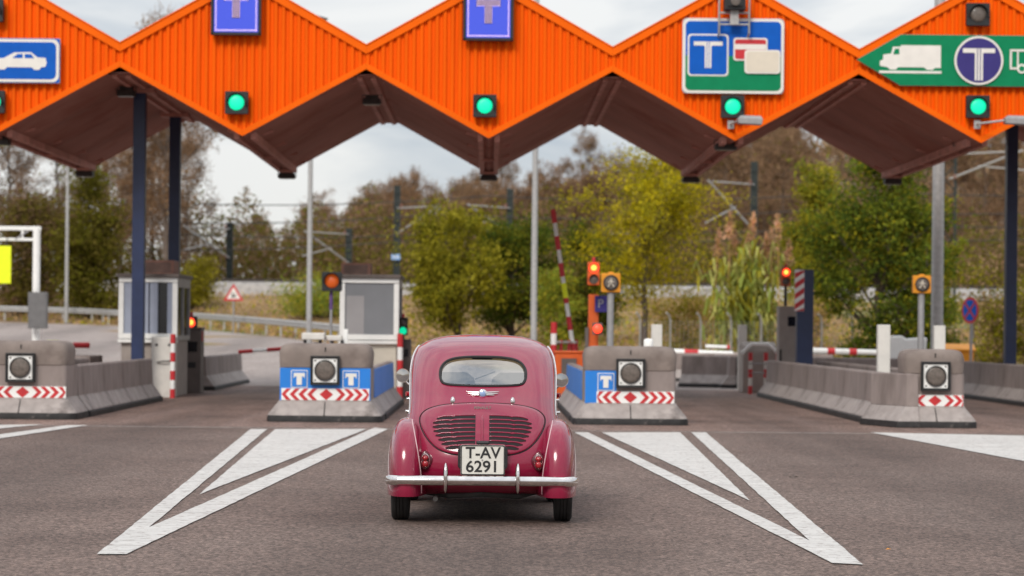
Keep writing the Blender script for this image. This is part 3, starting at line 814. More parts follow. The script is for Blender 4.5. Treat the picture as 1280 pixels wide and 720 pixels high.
run(ISX[2]-e2, IY+1.3, 46.5, 3, 'grey barrier segment on the left side of the island left of the car', 'barrier segments left of the second island', False, -1)
run(ISX[3]-e2, IY+1.3, 46.5, 3, 'blue wrapped barrier segment running back right of the car', 'blue barrier segments right of the car', True, -1)
run(ISX[3]+e2, IY+1.3, 44.0, 2, 'grey barrier segment on the right side of the island right of the car', 'barrier segments right of the third island')
# island 4: angled wing, straight run, right run
barrier((6.22, IY+1.25, 0), 1.05, R(-32)*0-R(0), 'short barrier piece joining the narrow island nose to its left wall', None, side=-1)
bw = MB()
t = thing('barrier_wing', 'angled concrete wing on the left of the narrow island nose', 'barrier', (6.45, IY+.1, 0))
pl = [(-.02, .0), (.18, .0), (.18, 1.1), (-.40, 1.12)]
def slab(name, m, z0, z1, g0, g1):
    b = MB()
    r0 = [(a - (g0 if a < .1 else 0), c - (g0 if c < .5 else 0), z0) for a, c in pl]; r1 = [(a - (g1 if a < .1 else 0), c - (g1 if c < .5 else 0), z1) for a, c in pl]
    b.loft([r0, r1]); b.build(name, m, t, bevel=.012)
slab('kerb', 'kerbblack', .006, .105, .16, .15); slab('toe', 'conc_lo', .10, .33, .14, .0); slab('wall', 'conc', .33, .83, -.012, -.02)
run(6.22, IY+2.3, 54.3, 6, 'grey barrier segment in the row left of the narrow island nose', 'barrier segments in the row by the narrow nose', False, -1)
run(7.5, IY+1.3, 54.3, 6, 'grey barrier segment in the hidden row right of the narrow island nose', 'barrier segments right of the narrow nose')
run(10.95, 41.0, 56.0, 6, 'grey barrier segment at the far right edge beyond the navy column', 'barrier segments at the far right', False, -1)
barrier((6.15, 62., 0), 4.5, 0, 'short pale barrier end beyond the striped railings', None, side=-1)
barrier((11.2, 60.0, 0), 7.0, R(62), 'oblique grey barrier beyond the narrow island', None, side=-1)
barrier((9.8, 69.0, 0), 6.0, R(75), 'farther oblique barrier behind the navy striped post', None, side=-1)
# the long pale barrier with a closed boom beyond the third lane
tpos = P(925, 468, 83.); 
for i in range(4):
    q = P(925, 468, 83.5)
    barrier((q.x + 1.2 - i*1.62, 83.6, terr(q.x, 83.5)), 1.6, R(90), 'low pale stained barrier block in the row beyond the third lane', 'barrier blocks beyond the third lane', h=.74, side=-1, mats=('conc_pale',)*3)

def boom(pts, r, label, group=None, n=9, yellow=None, bands=None):
    a, c = Vector(pts[0]), Vector(pts[1])
    t = thing('boom_barrier', label, 'boom barrier', a, 0, group)
    b = MB(); b.cyl((0, 0, 0), c - a, r, r*.8, 10); arm = b.build('arm', 'white', t, smooth=40)
    for k in (bands or range(0, n, 2)):
        b = MB(); b.cyl((c-a)*(k/n + .0), (c-a)*((k+1)/n), r+.006, r+.005, 10); b.build('red_band', 'red', arm, smooth=40)
    if yellow:
        b = MB(); b.cyl((c-a)*yellow[0], (c-a)*yellow[1], r+.01, r+.01, 10); b.build('yellow_band', 'yellowgreen', t, smooth=40)
    return t
boom((P(718, 446, 52), P(691, 262, 52)), .052, 'raised red and white barrier arm right of the car roof', n=11, yellow=(.40, .50))
boom((P(838, 439.5, 82), P(916, 442, 82)), .10, 'lowered white barrier arm with a red band over the pale blocks', n=9, bands=[2, 3])
boom((P(1016, 438.5, 66), P(1098, 440.5, 66)), .09, 'lowered red and white barrier arm behind the navy striped post', n=9, bands=[2, 5])
boom((P(298, 440, 60), P(352, 436, 60)), .045, 'thin lowered red and white arm behind the island left of the car', n=3)
boom((P(92, 431.5, 60), P(112, 431.5, 60)), .07, 'short red arm end beyond the leftmost island', n=1)
boom((P(882, 433, 75), P(912, 434, 75)), .06, 'pale barrier arm end left of the beige cabinet', n=9, bands=[8])

# ------------------------------------------------------------------ toll booths
def booth(x0, x1, y0, y1, ztop, label, kind):
    cxx = (x0+x1)/2; w = x1-x0; d = y1-y0
    t = thing('toll_booth', label, 'toll booth', (cxx, y0, 0))
    zb_ = ztop - 1.30
    b = MB(); b.box((0, d/2+.02, zb_/2), (w-.1, d-.1, zb_)); b.build('lower_panel', 'cream' if kind == 2 else 'beigecab', t, bevel=.01)
    b = MB()
    fz = (zb_ + ztop)/2; fh = ztop - zb_; fw = .105
    b.box((0, .03, ztop-fw/2), (w, .06, fw)); b.box((0, .03, zb_+fw/2+.03), (w, .06, fw))
    for s in (-1, 1): b.box((s*(w/2-fw/2), .03, fz), (fw, .06, fh-2*fw-.02))
    b.box((0, .02, zb_-.02), (w+.02, .12, .07)); b.build('window_frame', 'white', t, bevel=.008)
    b = MB(); b.box((0, .05, fz), (w-2*fw, .02, fh-2*fw)); b.build('window_pane', 'blind' if kind == 2 else 'blindblue', t)
    if kind == 2:
        b = MB(); b.box((-w*.24, .036, fz-.13), (w*.30, .008, fh-2*fw-.27)); b.build('pane_reflection', 'reflect_letter', t)  # lighter patch paints a reflection onto the window pane
    else:
        b = MB(); b.box((w*.245, .036, fz), (.19, .008, fh-2*fw)); b.box((.02, .036, fz), (.022, .01, fh-2*fw)); b.build('dark_gap', 'darkglass', t)
    # sides: posts, dark glazing, back
    b = MB()
    for s in (-1, 1):
        for yy in (.12, d*.5, d-.08): b.box((s*(w/2-.03), yy, fz), (.06, .07, fh))
        b.box((s*(w/2-.03), d/2, zb_+.05), (.062, d-.1, .1)); b.box((s*(w/2-.03), d/2, ztop-.1), (.062, d-.1, .2))
    b.box((0, d-.03, fz), (w-.1, .05, fh)); b.build('side_frame', 'greymetal', t)
    for s in (-1, 1):
        b = MB(); b.box((s*(w/2-.045), d/2, fz), (.02, d-.2, fh-.2)); b.build('side_glass', 'darkglass', t)
    b = MB(); b.box((0, d/2-.02, ztop+.035), (w+.08, d+.12, .07)); b.build('roof', 'cabinet', t, bevel=.01)
    return t
q0, q1 = P(148.5, 346, 49.9), P(222, 346, 49.9)
bt = booth(q0.x, q1.x, 49.9, 52.1, q0.z, 'left toll booth with blue blinds and a dark gap behind the navy column', 1)
q0b, q1b = P(425, 347, 49.6), P(499, 347, 49.6)
bt2 = booth(q0b.x, q1b.x, 49.6, 51.6, q0b.z, 'white framed toll booth with grey blind left of the car', 2)
for par, x, w_, h_, lab in ((bt, (P(200, 340, 51).x), .70, .30, 'brown rooftop unit on the left toll booth'), (bt2, P(446, 340, 51).x, .62, .26, 'brown rooftop unit on the toll booth left of the car')):
    ztp = (q0.z if par is bt else q0b.z) + .072
    t = thing('rooftop_unit', lab, 'rooftop unit', (x, 51.0, ztp))
    b = MB(); b.box((0, 0, h_/2), (w_, .8, h_)); b.build('casing', 'roofbrown', t, bevel=.02)
    b = MB()
    for k in range(5): b.box((0, -.405, h_*(.2 + .14*k)), (w_*.8, .012, .018))
    b.build('grille', 'cabinet', t)

# ------------------------------------------------------------------ island furniture
def striped_post(loc, h, label, group, r=.045, n=7):
    t = thing('striped_post', label, 'post', loc, 0, group)
    b = MB(); b.cyl((0, 0, 0), (0, 0, h), r, n=10); b.build('post', 'white', t, smooth=40)
    for k in range(0, n, 2):
        b = MB(); b.cyl((0, 0, h*k/n), (0, 0, h*(k+1)/n+.002), r+.004, n=10); b.build('red_band', 'red', t, smooth=40)
def at(x, y, Y, z=0):
    q = P(x, y, Y); q.z = z; return q
striped_post(at(206, 450, 50.5), 1.32, 'red and white post right of the white cabinet at the left booth', 'striped posts by the left booth', .05)
striped_post(at(216, 450, 49.0), 1.30, 'red and white post at the end of the left barrier run', 'striped posts by the left booth', .05)
t = thing('payment_cabinet', 'white cabinet with round locks beside the left booth', 'cabinet', at(205, 450, 49.6))
b = MB(); b.box((0, 0, .62), (.46, .5, 1.24)); b.build('body', 'whitedirty', t, bevel=.015)
b = MB()
for x in (-.12, .14): b.cyl((x, -.25, 1.08), (x, -.262, 1.08), .03, n=10)
b.build('lock', 'darkmetal', t)
b = MB(); b.tube([(-.1, -.28, .72), (.0, -.33, .74), (.28, -.3, .76)], .015); b.build('handle', 'darkmetal', t, smooth=40)

t = thing('payment_machine', 'dark brown machine under the red signal at the left booth', 'ticket machine', at(238, 470, 53.0))
b = MB(); b.box((0, 0, .70), (.52, .62, 1.40)); b.box((0, -.03, 1.42), (.56, .7, .05)); b.build('body', 'cabinet', t, bevel=.02)
b = MB(); b.box((.05, -.316, 1.02), (.26, .015, .22)); b.build('screen', 'darkglass', t); b = MB(); b.box((.05, -.316, .62), (.2, .02, .12)); b.build('slot', 'black', t)
b = MB(); b.box((.268, -.1, 1.25), (.01, .2, .22)); b.build('reflector', 'red', t)

def two_lamp(loc, on, label, housing='black', s=.13, group=None, post=0., lit=0):
    """small lane signal of two lamps; lit 0 = upper lamp"""
    t = thing('traffic_signal', label, 'traffic light', loc, 0, group)
    b = MB(); b.box((0, 0, 0), (s*2.3, s*1.5, s*4.4))
    b.build('housing', housing, t, bevel=.02)
    for k, z in enumerate((s*1.08, -s*1.08)):
        b = MB(); b.lathe([(s*.92, -s*.751), (s*.92, -s*.80), (s*.6, -s*.95), (.0001, -s*1.02)], (0, 0, z), 'y', 20)
        b.build('lens', on if k == lit else 'lensdark', t, smooth=60)
        b = MB(); pts = [(s*math.cos(R(a)), s*math.sin(R(a))) for a in range(-10, 200, 15)]
        for (xa, za), (xb, zb2) in zip(pts, pts[1:]):
            q = .92
            b.add([(xa, -s*.74, za+z), (xb, -s*.74, zb2+z), (xb, -s*1.7, zb2+z), (xa, -s*1.7, za+z), (xa*q, -s*.74, za*q+z), (xb*q, -s*.74, zb2*q+z), (xb*q, -s*1.7, zb2*q+z), (xa*q, -s*1.7, za*q+z)],
                  [(0, 1, 2, 3), (7, 6, 5, 4), (3, 2, 6, 7)])
        b.build('visor', housing, t)
    if on == 'r_on':
        b = MB(); b.lathe([(s*.52, -s*1.0), (s*.4, -s*1.06), (.0001, -s*1.08)], (0, 0, (s*1.08, -s*1.08)[lit]), 'y', 16); b.build('lamp_core', 'a_on', t)
    b = MB(); b.cyl((0, 0, s*2.2), (0, 0, s*3.1), s*.34, s*.30, 12); b.build('beacon', 'red', t, smooth=40)
    if post:
        b = MB(); b.cyl((0, 0, -s*2.2), (0, 0, -s*2.2-post), .035, n=10); b.build('post', 'darkmetal', t, smooth=40)
    return t
q = P(239, 410, 53.0); two_lamp(q, 'r_on', 'lit red signal on top of the dark brown machine at the left', 'black', .115)
# second island furniture
q = P(415, 352, 47.6)
t = thing('amber_signal', 'round amber lamp on a black square board beside the grey window booth', 'traffic light', q)
b = MB(); b.prism(rrect(.20, .19, .03), -.04, .05); b.build('board', 'black', t, bevel=.01)
b = MB(); b.lathe([(.135, -.041), (.13, -.06), (.07, -.085), (.0001, -.092)], (.0, 0, .01), 'y', 24); b.build('lens', 'amberoff', t, smooth=60)
b = MB(); pts = [(.155*math.cos(R(a)), .155*math.sin(R(a))+.01) for a in range(-20, 201, 10)]
for (xa, za), (xb, zb2) in zip(pts, pts[1:]): b.add([(xa, -.04, za), (xb, -.04, zb2), (xb, -.2, zb2), (xa, -.2, za)], [(0, 1, 2, 3)])
b.build('visor', 'black', t)
b = MB(); b.cyl((-.02, .1, -.19), (-.02, .1, -.55), .035, n=10); b.build('upper_post', 'violet', t, smooth=40)
b = MB(); b.cyl((-.02, .1, -.55), (-.02, .1, -q.z+.1), .03, n=10); b.build('post', 'greymetal', t, smooth=40)
q = P(504, 408, 50.2); two_lamp(q, 'g_on', 'lit green signal at the right side of the grey window booth', 'black', .085, post=.5, lit=1)
striped_post(at(500, 450, 49.4), 1.35, 'red and white post below the green signal left of the car', None, .06, 5)
t = thing('ticket_machine', 'dark machine below the green signal left of the car', 'ticket machine', at(506, 450, 50.6))
b = MB(); b.box((0, 0, .62), (.26, .5, 1.24)); b.build('body', 'cabinet', t, bevel=.015)
b = MB(); b.box((0, -.255, .95), (.16, .012, .16)); b.build('screen', 'darkglass', t)
t = thing('equipment_rack', 'low grey control boxes and pipes behind the island left of the car', 'equipment', at(407, 440, 44.5))
b = MB(); b.box((-.22, 0, 1.30), (.42, .4, .13)); b.box((.15, .1, 1.27), (.3, .3, .10)); b.build('box', 'whitedirty', t, bevel=.02)
b = MB(); 
for x in (-.38, -.1, .12, .3): b.cyl((x, 0, .0), (x, 0, 1.24), .03, n=8)
b.tube([(-.4, -.1, 1.12), (-.15, -.14, 1.16), (.3, -.1, 1.1), (.36, -.1, .9)], .03); b.build('pipe', 'darkmetal', t, smooth=40)
b = MB(); b.cyl((.06, -.05, 1.12), (.06, -.12, 1.12), .06, n=12); b.build('valve', 'red', t)
b = MB(); b.box((.36, .1, .72), (.08, .1, 1.44)); b.build('white_post', 'white', t)

# third island furniture
t = thing('white_post', 'square white post standing on the island right of the car', 'post', at(820.5, 437, 45.0))
b = MB(); b.box((0, 0, .79), (.20, .16, 1.58)); b.build('post', 'whitedirty', t, bevel=.01)
q = P(800, 430, 40.0)
t = thing('camera_dome', 'small white sensor cap on top of the island right of the car', 'sensor', (q.x, 37.9, 1.208))
b = MB(); b.lathe([(.05, 0), (.075, .01), (.075, .09), (.065, .115), (.03, .13), (.0001, .132)], (0, 0, 0), 'z', 18); b.build('cap', 'white', t, smooth=45)
def walk_light(x, y, Y, zbase, label):
    q = P(x, y, Y)
    t = thing('beacon_signal', label, 'signal', (q.x, q.y, zbase), 0, 'yellow signal heads on grey posts')
    z = q.z - zbase
    b = MB(); b.cyl((0, .03, 0), (0, .03, z-.16), .062, n=14); b.build('post', 'greymetal', t, smooth=40)
    b = MB(); b.prism(rrect(.172, .172, .02, 0, z), -.07, .09); b.box((0, .0, z+.182), (.10, .08, .03)); h = b.build('housing', 'yellow', t, bevel=.012)
    b = MB(); b.lathe([(.135, -.071), (.14, -.10), (.125, -.105), (.12, -.08)], (0, 0, z), 'y', 28); b.build('rim', 'black', h, smooth=40)
    b = MB(); b.lathe([(.122, -.078), (.06, -.088), (.0001, -.09)], (0, 0, z), 'y', 28); b.build('lens', 'lensdark', h, smooth=60)
    b = MB(); s = .10
    b.tube([(-.055, -.094, z-.07), (0, -.094, z+.0), (.055, -.094, z-.07)], .010, 6); b.tube([(0, -.094, z-.0), (0, -.094, z+.075)], .011, 6)
    b.tube([(-.05, -.094, z-.0), (0, -.094, z+.05), (.05, -.094, z-.0)], .009, 6); b.build('arrow_symbol', 'signcream', h, smooth=40)
walk_light(763.5, 353.5, 43.6, .83*0+0., 'yellow signal head on a grey post on the island right of the car')
walk_light(1152, 355.5, 46.5, 0., 'yellow signal head on a grey post behind the narrow island nose')
q = P(742, 342, 47.5); two_lamp(q, 'r_on', 'lit red signal on the orange post right of the car', 'orangebox', .105)
t = thing('orange_gate', 'orange barrier machine with tall post and low cabinet right of the car', 'barrier machine', at(738, 440, 48.2))
q2 = P(741, 368, 48.2)
b = MB(); b.box((.05, 0, q2.z/2), (.20, .2, q2.z)); b.build('post', 'orangebox', t, bevel=.012)
b = MB(); b.box((-.2, .5, .50), (1.0, .6, 1.0)); b.box((-.2, .5, 1.02), (1.06, .66, .05)); b.build('cabinet', 'orangebox', t, bevel=.02)
b = MB(); b.box((-.08, -.12, q2.z*.42), (.07, .06, 1.2)); b.box((-.42, .18, .72), (.3, .03, .35)); b.build('panel', 'cabinet', t)
q = P(747, 411, 47.8)
t = thing('small_red_lamp', 'small round red lamp low on the orange post', 'lamp', q)
b = MB(); b.lathe([(.09, .02), (.09, -.05), (.08, -.06), (.0001, -.075)], (0, 0, 0), 'y', 18); b.build('lens', 'r_on', t, smooth=50)
b = MB(); b.box((0, .05, 0), (.2, .06, .24)); b.build('housing', 'cabinet', t, bevel=.01)
q = P(752, 380, 48.)
t = thing('parking_sign', 'small blue plate with a white letter on the orange post', 'sign', q)
b = MB(); b.box((0, .01, 0), (.27, .02, .32)); b.build('plate', 'signpurple', t, bevel=.005)
text_mesh('P', .24, 'letter', 'reflect_letter', t, (-.02, -.004, 0), 1., .003)
b = MB(); b.box((-.02, .06, .0), (.05, .08, .06)); b.build('bracket', 'greymetal', t)
striped_post(at(692, 440, 49.6), 1.62, 'red and white post at the far end of the blue wall right of the car', None, .065, 7)
t = thing('red_railing', 'low red and white railing behind the car on the right island', 'railing', at(703, 440, 51.0))
b = MB()
for k in range(4): b.cyl((-.2+.18*k, .4*k, 0), (-.2+.18*k, .4*k, 1.25), .035, n=8)
b.build('post', 'red', t, smooth=40)
b = MB()
for z in (.6, 1.2): b.tube([(-.2, 0, z), (.34, 1.2, z)], .03)
b.build('rail', 'whitedirty', t, smooth=40)

# fourth island furniture
q = P(1006, 337, 53.3)
t = thing('navy_post', 'short navy post with red and white diagonal warning board', 'post', (q.x, 53.3, 0))
b = MB(); b.box((0, 0, q.z/2), (.36, .3, q.z)); b.build('post', 'navy', t, bevel=.01)
b = MB(); zt_, zb2 = P(1002, 337, 53).z, P(1002, 389, 53).z; x0, x1 = -.24, -.03
b.box(((x0+x1)/2, -.165, (zt_+zb2)/2), (x1-x0, .02, zt_-zb2)); w = b.build('warning_board', 'white', t)
b = MB(); hh = (zt_-zb2)/4
for k in range(-1, 4):
    za = zb2 + hh*(k+.15); pl = [(x0+.004, za), (x1-.004, za+hh*.62), (x1-.004, za+hh*.62+hh*.52), (x0+.004, za+hh*.52)]
    pl = [(a, min(max(c, zb2+.004), zt_-.004)) for a, c in pl]
    if max(c for a, c in pl) - min(c for a, c in pl) > .05: b.prism(pl, -.182, -.174)
b.build('stripe', 'red', w)
q = P(982, 346, 54.5); two_lamp(q, 'r_on', 'lit red signal on the beige cabinet left of the navy striped post', 'orangebox', .095, post=.45)
q = P(984, 383, 55.0)
t = thing('payment_cabinet', 'tall beige cabinet under a red signal left of the navy striped post', 'cabinet', (q.x, 55.0, 0))
b = MB(); b.box((0, 0, q.z/2), (.42, .5, q.z)); b.build('body', 'beigecab', t, bevel=.015)
b = MB(); b.box((.09, -.256, q.z-.34), (.2, .015, .22)); b.build('screen', 'darkglass', t)
b = MB(); b.box((-.17, -.256, q.z*.4), (.05, .02, .5)); b.build('handle', 'darkmetal', t)
t = thing('striped_railing', 'red and white posts joined by rails left of the beige cabinet', 'railing', at(955, 470, 56.5))
for x in (-.32, .04, .32, .62):
    b = MB(); b.cyl((x, 0, 0), (x, 0, .98), .045, n=10); p = b.build('post', 'whitedirty', t, smooth=40)
    for k in (0, 2, 4):
        b = MB(); b.cyl((x, 0, .98*k/5), (x, 0, .98*(k+1)/5), .05, n=10); b.build('red_band', 'red', p, smooth=40)
b = MB()
for z in (.5, .72): b.tube([(-.36, -.03, z), (.66, -.03, z)], .018)
b.build('rail', 'greymetal', t, smooth=40)
t = thing('machine_cover', 'rounded pale machine cover behind the striped railing', 'barrier machine', at(947, 470, 58.))
b = MB(); b.prismx([(-.4, 0), (-.4, .9), (-.3, 1.12), (-.1, 1.22), (.3, 1.2), (.4, 1.0), (.4, 0)], -.4, .4); b.build('body', 'beigecab', t, bevel=.03)
b = MB(); b.tube([(-.42, -.36, .95), (-.2, -.41, 1.16), (.2, -.41, 1.16), (.5, -.36, .9), (.5, -.36, .6)], .05); b.build('hood_edge', 'white', t, smooth=40)
for x, y, Y, lab in ((1104.5, 406, 41.5, 'square pale post standing in the row by the narrow nose'), (1174, 407, 45.5, 'pale post at the foot of the tall lamp mast'), (928, 406, 60., 'pale post at the far barrier end left of the striped railing')):
    q = P(x, y, Y)
    t = thing('white_post', lab, 'post', (q.x, Y, 0), 0, 'square pale posts')
    b = MB(); b.box((0, 0, q.z/2), (.21, .17, q.z)); b.build('post', 'whitedirty', t, bevel=.01)
q = P(1131, 432, 63.)
t = thing('plastic_barrier', 'white plastic road barrier behind the narrow island', 'barrier', (q.x, 63., 0))
b = MB(); b.prism([(-.52, .5), (-.56, 1.38), (-.1, 1.40), (.0, 1.32), (.55, 1.36), (.52, .9), (.2, .5)], -.2, .2); b.prism([(-.5, 0), (.5, 0), (.4, .5), (-.4, .5)], -.3, .3); b.build('body', 'white', t, bevel=.04)
q = P(1197, 428, 64.)
t = thing('grit_box', 'orange box behind the right side of the narrow island', 'box', (q.x+.0, 64., 0))
b = MB(); b.loft([[(-.3, -.3, 0), (.3, -.3, 0), (.3, .3, 0), (-.3, .3, 0)], [(-.38, -.38, 1.0), (.38, -.38, 1.0), (.38, .38, 1.0), (-.38, .38, 1.0)]]); b.build('body', 'yellow', t, bevel=.03)
b = MB(); b.prismx([(-.42, 1.0), (.42, 1.0), (.42, 1.06), (0, 1.2), (-.42, 1.06)], -.42, .42); b.build('lid', 'yellow', t, bevel=.03)

# round no stopping sign
q = P(1213, 388, 62.)
t = thing('no_stopping_sign', 'round blue sign with red rim and red cross on a grey pole', 'sign', (q.x, 62., 0), R(-63))
b = MB(); b.cyl((0, .03, 0), (0, .03, q.z+.3), .035, n=10); b.build('pole', 'greymetal', t, smooth=40)
b = MB(); b.prism(circle(.34, 0, q.z), -.015, .0); d = b.build('disc', 'red', t)
b = MB(); b.prism(circle(.27, 0, q.z), -.021, -.013); b.build('disc_face', 'signblue', d)
b = MB()
for s in (-1, 1): b.box((0, -.022, q.z), (.53, .006, .055), ry=s*R(45))
b.build('cross', 'red', d)

# tall lamp masts
def mast(x, ybase, Y, r0, r1, H, label):
    q = P(x, ybase, Y); z0 = terr(q.x, Y)
    t = thing('lamp_mast', label, 'lamp mast', (q.x, Y, z0), 0, 'tall grey lamp masts')
    b = MB(); b.cyl((0, 0, 0), (0, 0, H), r0, r1, 14); b.build('pole', 'galv', t, smooth=40)
    b = MB(); b.cyl((0, 0, .0), (0, 0, .05), r0*2.2, n=14); b.box((0, -r0*.95, .9), (.13, .03, .4)); b.build('base', 'greymetal', t)
    b = MB(); b.lathe([(.05, H-.1), (.55, H), (.6, H+.06), (.3, H+.16), (.0001, H+.18)], (0, 0, 0), 'z', 16); b.build('lamp_head', 'greymetal', t, smooth=40)
mast(667, 425, 84, .115, .085, 16, 'grey lamp mast rising behind the car roof and above the canopy')
mast(386, 430, 88, .105, .075, 12, 'thin grey lamp mast left of the grey window booth')
mast(1171, 430, 61, .155, .125, 17, 'thick grey lamp mast behind the narrow island nose')
mast(83, 385, 124, .10, .07, 9, 'distant grey lamp mast by the guard rail at the left')

# left overhead frame with yellow-green sign and control box
YG = 76.; KG = YG/56.
q = P(46, 284, YG)
t = thing('height_gauge', 'white pipe portal at the left edge', 'gantry', (q.x, YG, terr(q.x, YG)))
qz = q.z - terr(q.x, YG)
for x in (0, -4.3):
    b = MB(); b.cyl((x, 0, 0), (x, 0, qz), .085*KG, n=14); b.build('post', 'white', t, smooth=40)
b = MB(); b.box((-1.55*KG, 0, qz-.04), (3.3*KG, .09, .13)); b.box((-1.55*KG, 0, qz-.39), (3.2*KG, .07, .09)); b.box((-.33*KG, 0, qz-.21), (.08, .05, .27)); b.build('crossbeam', 'white', t, bevel=.01)
b = MB(); b.tube([(-.5*KG, -.03, qz-.4), (-.2*KG, -.03, qz-.13)], .025); b.build('brace', 'greymetal', t)
q3 = P(4, 331, YG)
t = thing('hanging_sign', 'fluorescent yellow green board hanging from the white pipe portal', 'sign', (q3.x, YG-.2, q3.z))
b = MB(); b.box((-.1*KG, 0, 0), (.62*KG, .03, .87*KG)); b.build('board', 'yellowgreen', t, bevel=.004)
for x in (-.3*KG, .1*KG):
    b = MB(); b.cyl((x, 0, .43*KG), (x, .1, .62*KG), .015, n=6); b.build('hanger', 'darkmetal', t)
q = P(47.5, 388, YG - .4)
t = thing('control_box', 'flat grey box fixed to the white portal post', 'control box', q)
b = MB(); b.box((0, .0, 0), (.43*KG, .25, .84*KG)); b.build('body', mat('box_grey', (.15, .145, .145), .6), t, bevel=.012)
b = MB(); b.box((0, -.128, 0), (.37*KG, .008, .76*KG)); b.box((.13*KG, -.134, -.28*KG), (.1, .01, .04)); b.build('door', bpy.data.materials['box_grey'], t)

# yellow and red bits beyond the leftmost island
t = thing('road_stud_bar', 'small yellow bar end beyond the leftmost island', 'marker', at(66, 431, 60.))
b = MB(); b.box((0, 0, 1.04), (.32, .06, .08)); b.build('bar', 'yellowgreen', t, bevel=.01)
b = MB(); b.cyl((0, 0, 0), (0, 0, 1.02), .025, n=8); b.build('post', 'greymetal', t)
t = thing('concrete_block', 'low grey block behind the leftmost island nose', 'block', at(108, 452, 50.))
b = MB(); b.box((-.1, 0, .42), (.62, 1.6, .84)); b.build('block', 'conc', t, bevel=.03)
# warning triangle
Yt = 108.; q = P(292, 367, Yt); zg = terr(q.x, Yt)
t = thing('warning_triangle', 'white warning triangle sign with red border on the grassy bank', 'sign', (q.x, Yt, zg))
z = q.z - zg
b = MB(); b.cyl((0, .03, 0), (0, .03, z+.2), .04, n=8); b.build('pole', 'greymetal', t)
b = MB(); b.prism([(-.45, z-.32), (.45, z-.32), (0, z+.45)], -.02, 0); d = b.build('plate', 'red', t)
b = MB(); b.prism([(-.30, z-.235), (.30, z-.235), (0, z+.28)], -.027, -.015); b.build('face', 'signwhite', d)
b = MB(); b.box((0, -.03, z-.13), (.2, .006, .07)); b.box((-.05, -.03, z-.03), (.05, .006, .18)); b.box((.06, -.03, z-.05), (.04, .006, .12)); b.build('symbol', 'black', d)
# ------------------------------------------------------------------ the car
CARY = 17.95
car = thing('small_car', 'crimson rounded vintage saloon seen from behind, chrome bumper, stopped before the toll lanes', 'car', (-.048, CARY, 0))
prof = [  # z, half width, rear y, front y, exponent
 (.205, .52, .30, 3.30, 3.0), (.27, .555, .17, 3.45, 3.3), (.36, .565, .105, 3.52, 3.5), (.46, .57, .09, 3.56, 3.5), (.56, .575, .115, 3.56, 3.4), (.66, .575, .18, 3.52, 3.2),
 (.76, .568, .28, 3.42, 3.0), (.86, .563, .41, 3.20, 2.85), (.95, .567, .545, 2.78, 3.0), (1.04, .571, .675, 2.62, 3.3), (1.12, .573, .80, 2.54, 3.6), (1.20, .566, .925, 2.46, 3.8), (1.265, .549, 1.035, 2.38, 3.8), (1.315, .520, 1.135, 2.29, 3.7),
 (1.355, .462, 1.25, 2.20, 3.4), (1.385, .375, 1.40, 2.08, 3.0), (1.402, .29, 1.53, 1.98, 2.5), (1.412, .16, 1.66, 1.88, 2.3), (1.415, .04, 1.75, 1.80, 2.1)]
prof = spline([Vector(p[:3]) for p in prof], 4), spline([Vector((p[3], p[4], 0)) for p in prof], 4)
NR = 112
rings = []
for a, c in zip(*prof):
    z, hw, y0 = a; y1, ex = c.x, c.y
    hy = (y1-y0)/2
    D = min(hy, .36 + .12*min(1, max(0, (z-.70)/.5)) + (.5*max(0, z-1.33)/.06 if z > 1.33 else 0))      # depth of the rounded tail in plan
    er = 2.6 if z < 1.33 else min(ex, 2.6 + .0*z)
    ring = []
    for k in range(NR):
        q = 2*math.pi*k/NR
        cs, sn = math.cos(q), math.sin(q)
        if sn < 0: ring.append((hw*math.copysign(abs(cs)**(2/er), cs), y0 + D - D*abs(sn)**(2/er), z))
        else: ring.append((hw*math.copysign(abs(cs)**(2/2.6), cs), y1 - min(hy, .8) + min(hy, .8)*abs(sn)**(2/2.6), z))
    rings.append(ring)
b = MB(); b.loft(rings, 0, False, True)
body = b.build('body', ['paint', 'paint_in'], car, smooth=180)

# rear wings and front wings
def wing(name, sx, cy_, ry, ztop, xin=.41, xout=.722, e=2.9, zc=.30, zbot=.205):
    """bulged mudguard: super-ellipsoid half open at the bottom"""
    b = MB(); rings = []
    cx_ = (xin + xout) / 2; rx = (xout - xin) / 2
    nv, nu = 26, 56
    for i in range(nv + 1):
        t = (math.pi/2) * i / nv
        zz = zc + (ztop - zc) * math.sin(t)**(2/2.5) if i else zc
        f = max(0., math.cos(t))**(2/e) if i < nv else .02
        ring = []
        for k in range(nu):
            q = 2*math.pi*k/nu; cs, sn = math.cos(q), math.sin(q)
            ring.append((sx*(cx_ + rx*f*math.copysign(abs(cs)**(2/2.8), cs)), cy_ + ry*f*math.copysign(abs(sn)**(2/2.3), sn), zz))
        rings.append(ring)
    low = [[(p[0] + sx*.0, p[1], zbot + (zc - zbot)*k/4) for p in rings[0]] for k in range(4)]
    lowb = []
    for k, r in enumerate(low):
        f = (0.985, .995, 1.0, 1.0)[k]
        lowb.append([((sx*cx_) + (p[0]-sx*cx_)*f, cy_ + (p[1]-cy_)*f, p[2]) for p in r])
    b.loft(lowb + rings, 0, False, True)
    return b.build(name, 'paint', car, smooth=180)
wings = [wing('rear_wing', s, .60, .585, .775) for s in (-1, 1)] + [wing('front_wing', s, 2.98, .60, .80, .28, .715) for s in (-1, 1)]
bpy.context.view_layer.update()
def bvh(objs):
    vs = []; fs = []
    for o in objs:
        n0 = len(vs); vs += [v.co.copy() for v in o.data.vertices]; fs += [tuple(i+n0 for i in p.vertices) for p in o.data.polygons]
    return BVHTree.FromPolygons(vs, fs)
BV_B = bvh([body]); BV_A = bvh([body] + wings)
